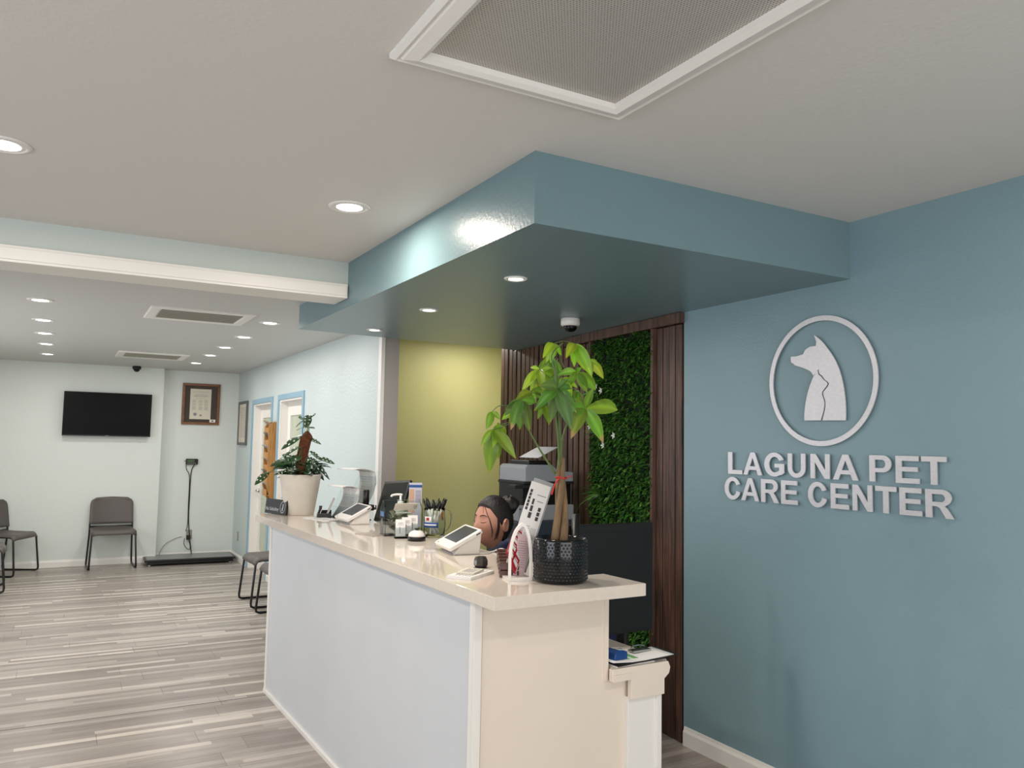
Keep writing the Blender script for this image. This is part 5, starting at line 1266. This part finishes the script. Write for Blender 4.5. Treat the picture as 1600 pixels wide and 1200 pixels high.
# clothes: scrub top and trousers, a little larger than the body
def cloth(joints, bones, name, m, vox=.008):
    b_ = MB(); b_.add(*skin_mesh(joints, bones), True); v_, f_ = remeshed(b_, vox, 4); return MB().add(v_, f_, True).build(name, m, pers)
JT = {'pel': ((0, .005, .57), (.17, .14)), 'waist': ((0, -.055, .70), (.145, .12)), 'chest': ((0, -.19, .88), (.165, .13)), 'up': ((0, -.30, .985), (.145, .102)), 'nk': ((0, -.365, 1.035), (.085, .07))}
BT = [('pel', 'waist'), ('waist', 'chest'), ('chest', 'up'), ('up', 'nk')]
for s, n_ in ((-1, 'r'), (1, 'l')):
    JT.update({n_+'s': ((s*.165, -.325, 1.0), .072), n_+'e': ((s*.225, -.35, .87), .064)}); BT += [('up', n_+'s'), (n_+'s', n_+'e')]
cloth(JT, BT, 'scrub_top', M['scrub'])
JP = {'p': ((0, .0, .53), (.17, .13))}; BP = []
for s, n_ in ((-1, 'r'), (1, 'l')):
    JP.update({n_+'h': ((s*.095, -.03, .52), .108), n_+'k': ((s*.12, -.43, .52), .078), n_+'c': ((s*.12, -.435, .32), .072), n_+'a': ((s*.12, -.40, .12), .06)}); BP += [('p', n_+'h'), (n_+'h', n_+'k'), (n_+'k', n_+'c'), (n_+'c', n_+'a')]
cloth(JP, BP, 'trousers', M['scrub'])
for s in (-1, 1):
    b_ = MB(); b_.add(*skin_mesh({'a': ((s*.12, -.385, .05), .048), 'b': ((s*.122, -.47, .045), .046), 'c': ((s*.125, -.57, .038), .036)}, [('a', 'b'), ('b', 'c')]), True)
    MB().add(*remeshed(b_, .007, 2), True).build('shoe', M['blackmatte'], pers)
# hair: cap pulled back over the skull, bun, loose strands
def interp(x, tb):
    for (x0, y0), (x1, y1) in zip(tb, tb[1:]):
        if x <= x1: return y0+(y1-y0)*(x-x0)/(x1-x0)
    return tb[-1][1]
hr = MB(); nu, nv = 64, 40; vsx = []
for j in range(nv+1):
    ph = PI*j/nv*.80
    for i in range(nu):
        th = 2*PI*i/nu; cf = math.cos(th)
        # hairline: high over the forehead, sweeping down behind the ears
        lim = interp(cf, ((-1, .76), (-.5, .74), (-.25, .66), (-.05, .56), (.12, .51), (.4, .41), (.7, .31), (1, .275)))
        ph = PI*j/nv*lim
        sx, sy, sz = math.sin(ph)*math.sin(th), -math.sin(ph)*math.cos(th), math.cos(ph)
        r = 1.0+.09*(1 if j < nv-3 else (nv-j)/3*.9+.1)+.012*math.sin(th*23+ph*3)
        x, y, z = sx*.078*r, sy*.098*r+.010, sz*.122*(1+(r-1)*.8)+.002
        if z < 0 and y > 0: y *= 1-.40*(-z/.122)**1.2
        vsx.append(HMx @ Vector((x, y, z)))
hr.add(vsx, [(j*nu+i, j*nu+(i+1) % nu, (j+1)*nu+(i+1) % nu, (j+1)*nu+i) for j in range(nv) for i in range(nu)], True)
hr.build('hair', M['hair'], pers)
bn = MB(); bc = Vector((0, .105, .085)); vb = []
for j in range(17):
    for i in range(28):
        ph = PI*j/16; th = 2*PI*i/28; r = .046*(1+.09*math.sin(3*th+4*ph)+.05*math.sin(9*th)); vb.append(HMx @ (bc+Vector((r*math.sin(ph)*math.cos(th)*1.05, r*math.sin(ph)*math.sin(th), r*math.cos(ph)*.95))))
bn.add(vb, [(j*28+i, j*28+(i+1) % 28, (j+1)*28+(i+1) % 28, (j+1)*28+i) for j in range(16) for i in range(28)], True); bn.build('hair_bun', M['hair'], pers)
ss = MB()
def hp(th, ph, k_=1.03):
    x, y, z = math.sin(ph)*math.sin(th)*.078*k_, -math.sin(ph)*math.cos(th)*.098*k_+.009, math.cos(ph)*.122
    if z < 0: x *= 1-.30*(-z/.122)**1.4
    return HMx @ Vector((x, y, z))
for (pts, r_) in (([(.35, .82), (.62, 1.1), (.85, 1.45), (1.0, 1.85), (1.02, 2.1)], .0013), ([(.38, .84), (.66, 1.15), (.90, 1.5), (1.08, 1.95)], .0009), ([(.25, .86), (.36, 1.0), (.42, 1.15)], .0007),
                  ([(1.28, 1.4), (1.32, 1.7), (1.30, 2.0), (1.22, 2.25)], .0022), ([(1.34, 1.4), (1.38, 1.8), (1.36, 2.2)], .0018), ([(1.25, 1.35), (1.27, 1.7), (1.22, 2.05)], .0015), ([(-.35, .82), (-.6, 1.1), (-.8, 1.5)], .001)):
    ss.tube(spline([hp(a_, b_, 1.035) for a_, b_ in pts]), r_, 6)
ss.build('loose_strands', M['hair'], pers)
# office chair under her
oc = thing('office_chair', 'black office chair under the seated person behind the counter', 'chair', PR, RZ)
b = MB(); b.box(-.22, .22, -.24, .2, .38, .44); b.build('seat', M['blackmatte'], oc, bevel=.02)
b = MB(); b.box(-.2, .2, .16, .2, .52, .84); b.build('backrest', M['blackmatte'], oc, bevel=.015)
MB().tube([(0, .1, .38), (0, .22, .40), (0, .23, .6)], .014, 10).build('back_bar', M['black'], oc)
MB().tube([(0, 0, .08), (0, 0, .38)], .026, 14).build('column', M['black'], oc)
for k in range(5):
    a = 2*PI*k/5+.3; MB().tube([(0, 0, .09), (.26*math.cos(a), .26*math.sin(a), .065)], .017, 8).build('base_arm', M['black'], oc)
    MB().lathe([(0, -.012), (.028, -.012), (.028, .012), (0, .012)], (.26*math.cos(a), .26*math.sin(a), .028), 16, Matrix.Rotation(PI/2, 4, 'X')).build('castor', M['black'], oc)

# ------------------------------------------------------------------ details that sit on a part become its sub-parts
SUB = {'screen': ('face_plate', 'housing', 'body'), 'brand_mark': ('face_plate', 'paper_drawer_unit', 'body'), 'card_slot': ('face_plate',), 'display': ('housing',), 'seam': ('housing',),
       'lcd': ('housing',), 'buttons': ('housing',), 'drawer_grip': ('paper_drawer_unit',), 'feeder_tray': ('feeder',), 'printed_text': ('certificate', 'document'), 'label_print': ('corner_label',),
       'glide': ('sled_frame',), 'clip': ('barrel',), 'clicker': ('cap_grip',), 'lid_seam': ('carton',), 'lettering': ('plate',), 'oval_ring': ('plate',), 'figure_mark': ('plate',), 'green_print': ('paper',),
       'marking': ('white_top',), 'dimple_pattern': ('pot',), 'header_print': ('flyer',), 'picture_print': ('flyer',), 'printed_lines': ('flyer', 'sheet', 'sheets', 'cards'), 'printed_pictures': ('sheet',),
       'printed_panels': ('cover',), 'printed_header': ('sheets',), 'red_emblem': ('white_label',), 'label_lettering': ('blue_label',), 'heart_mark': ('roof_notice',), 'lens': ('trim_ring',), 'sockets': ('plate',), 'louvres': ('grille',), 'knob': ('clamp',)}
for t in [o for o in COL.objects if o.parent is None]:
    kids = list(t.children)
    for c in kids:
        for pn in SUB.get(c.name.split('.')[0], ()):
            hit = [k for k in kids if k.name.split('.')[0] == pn]
            if hit: c.parent = hit[0]; break
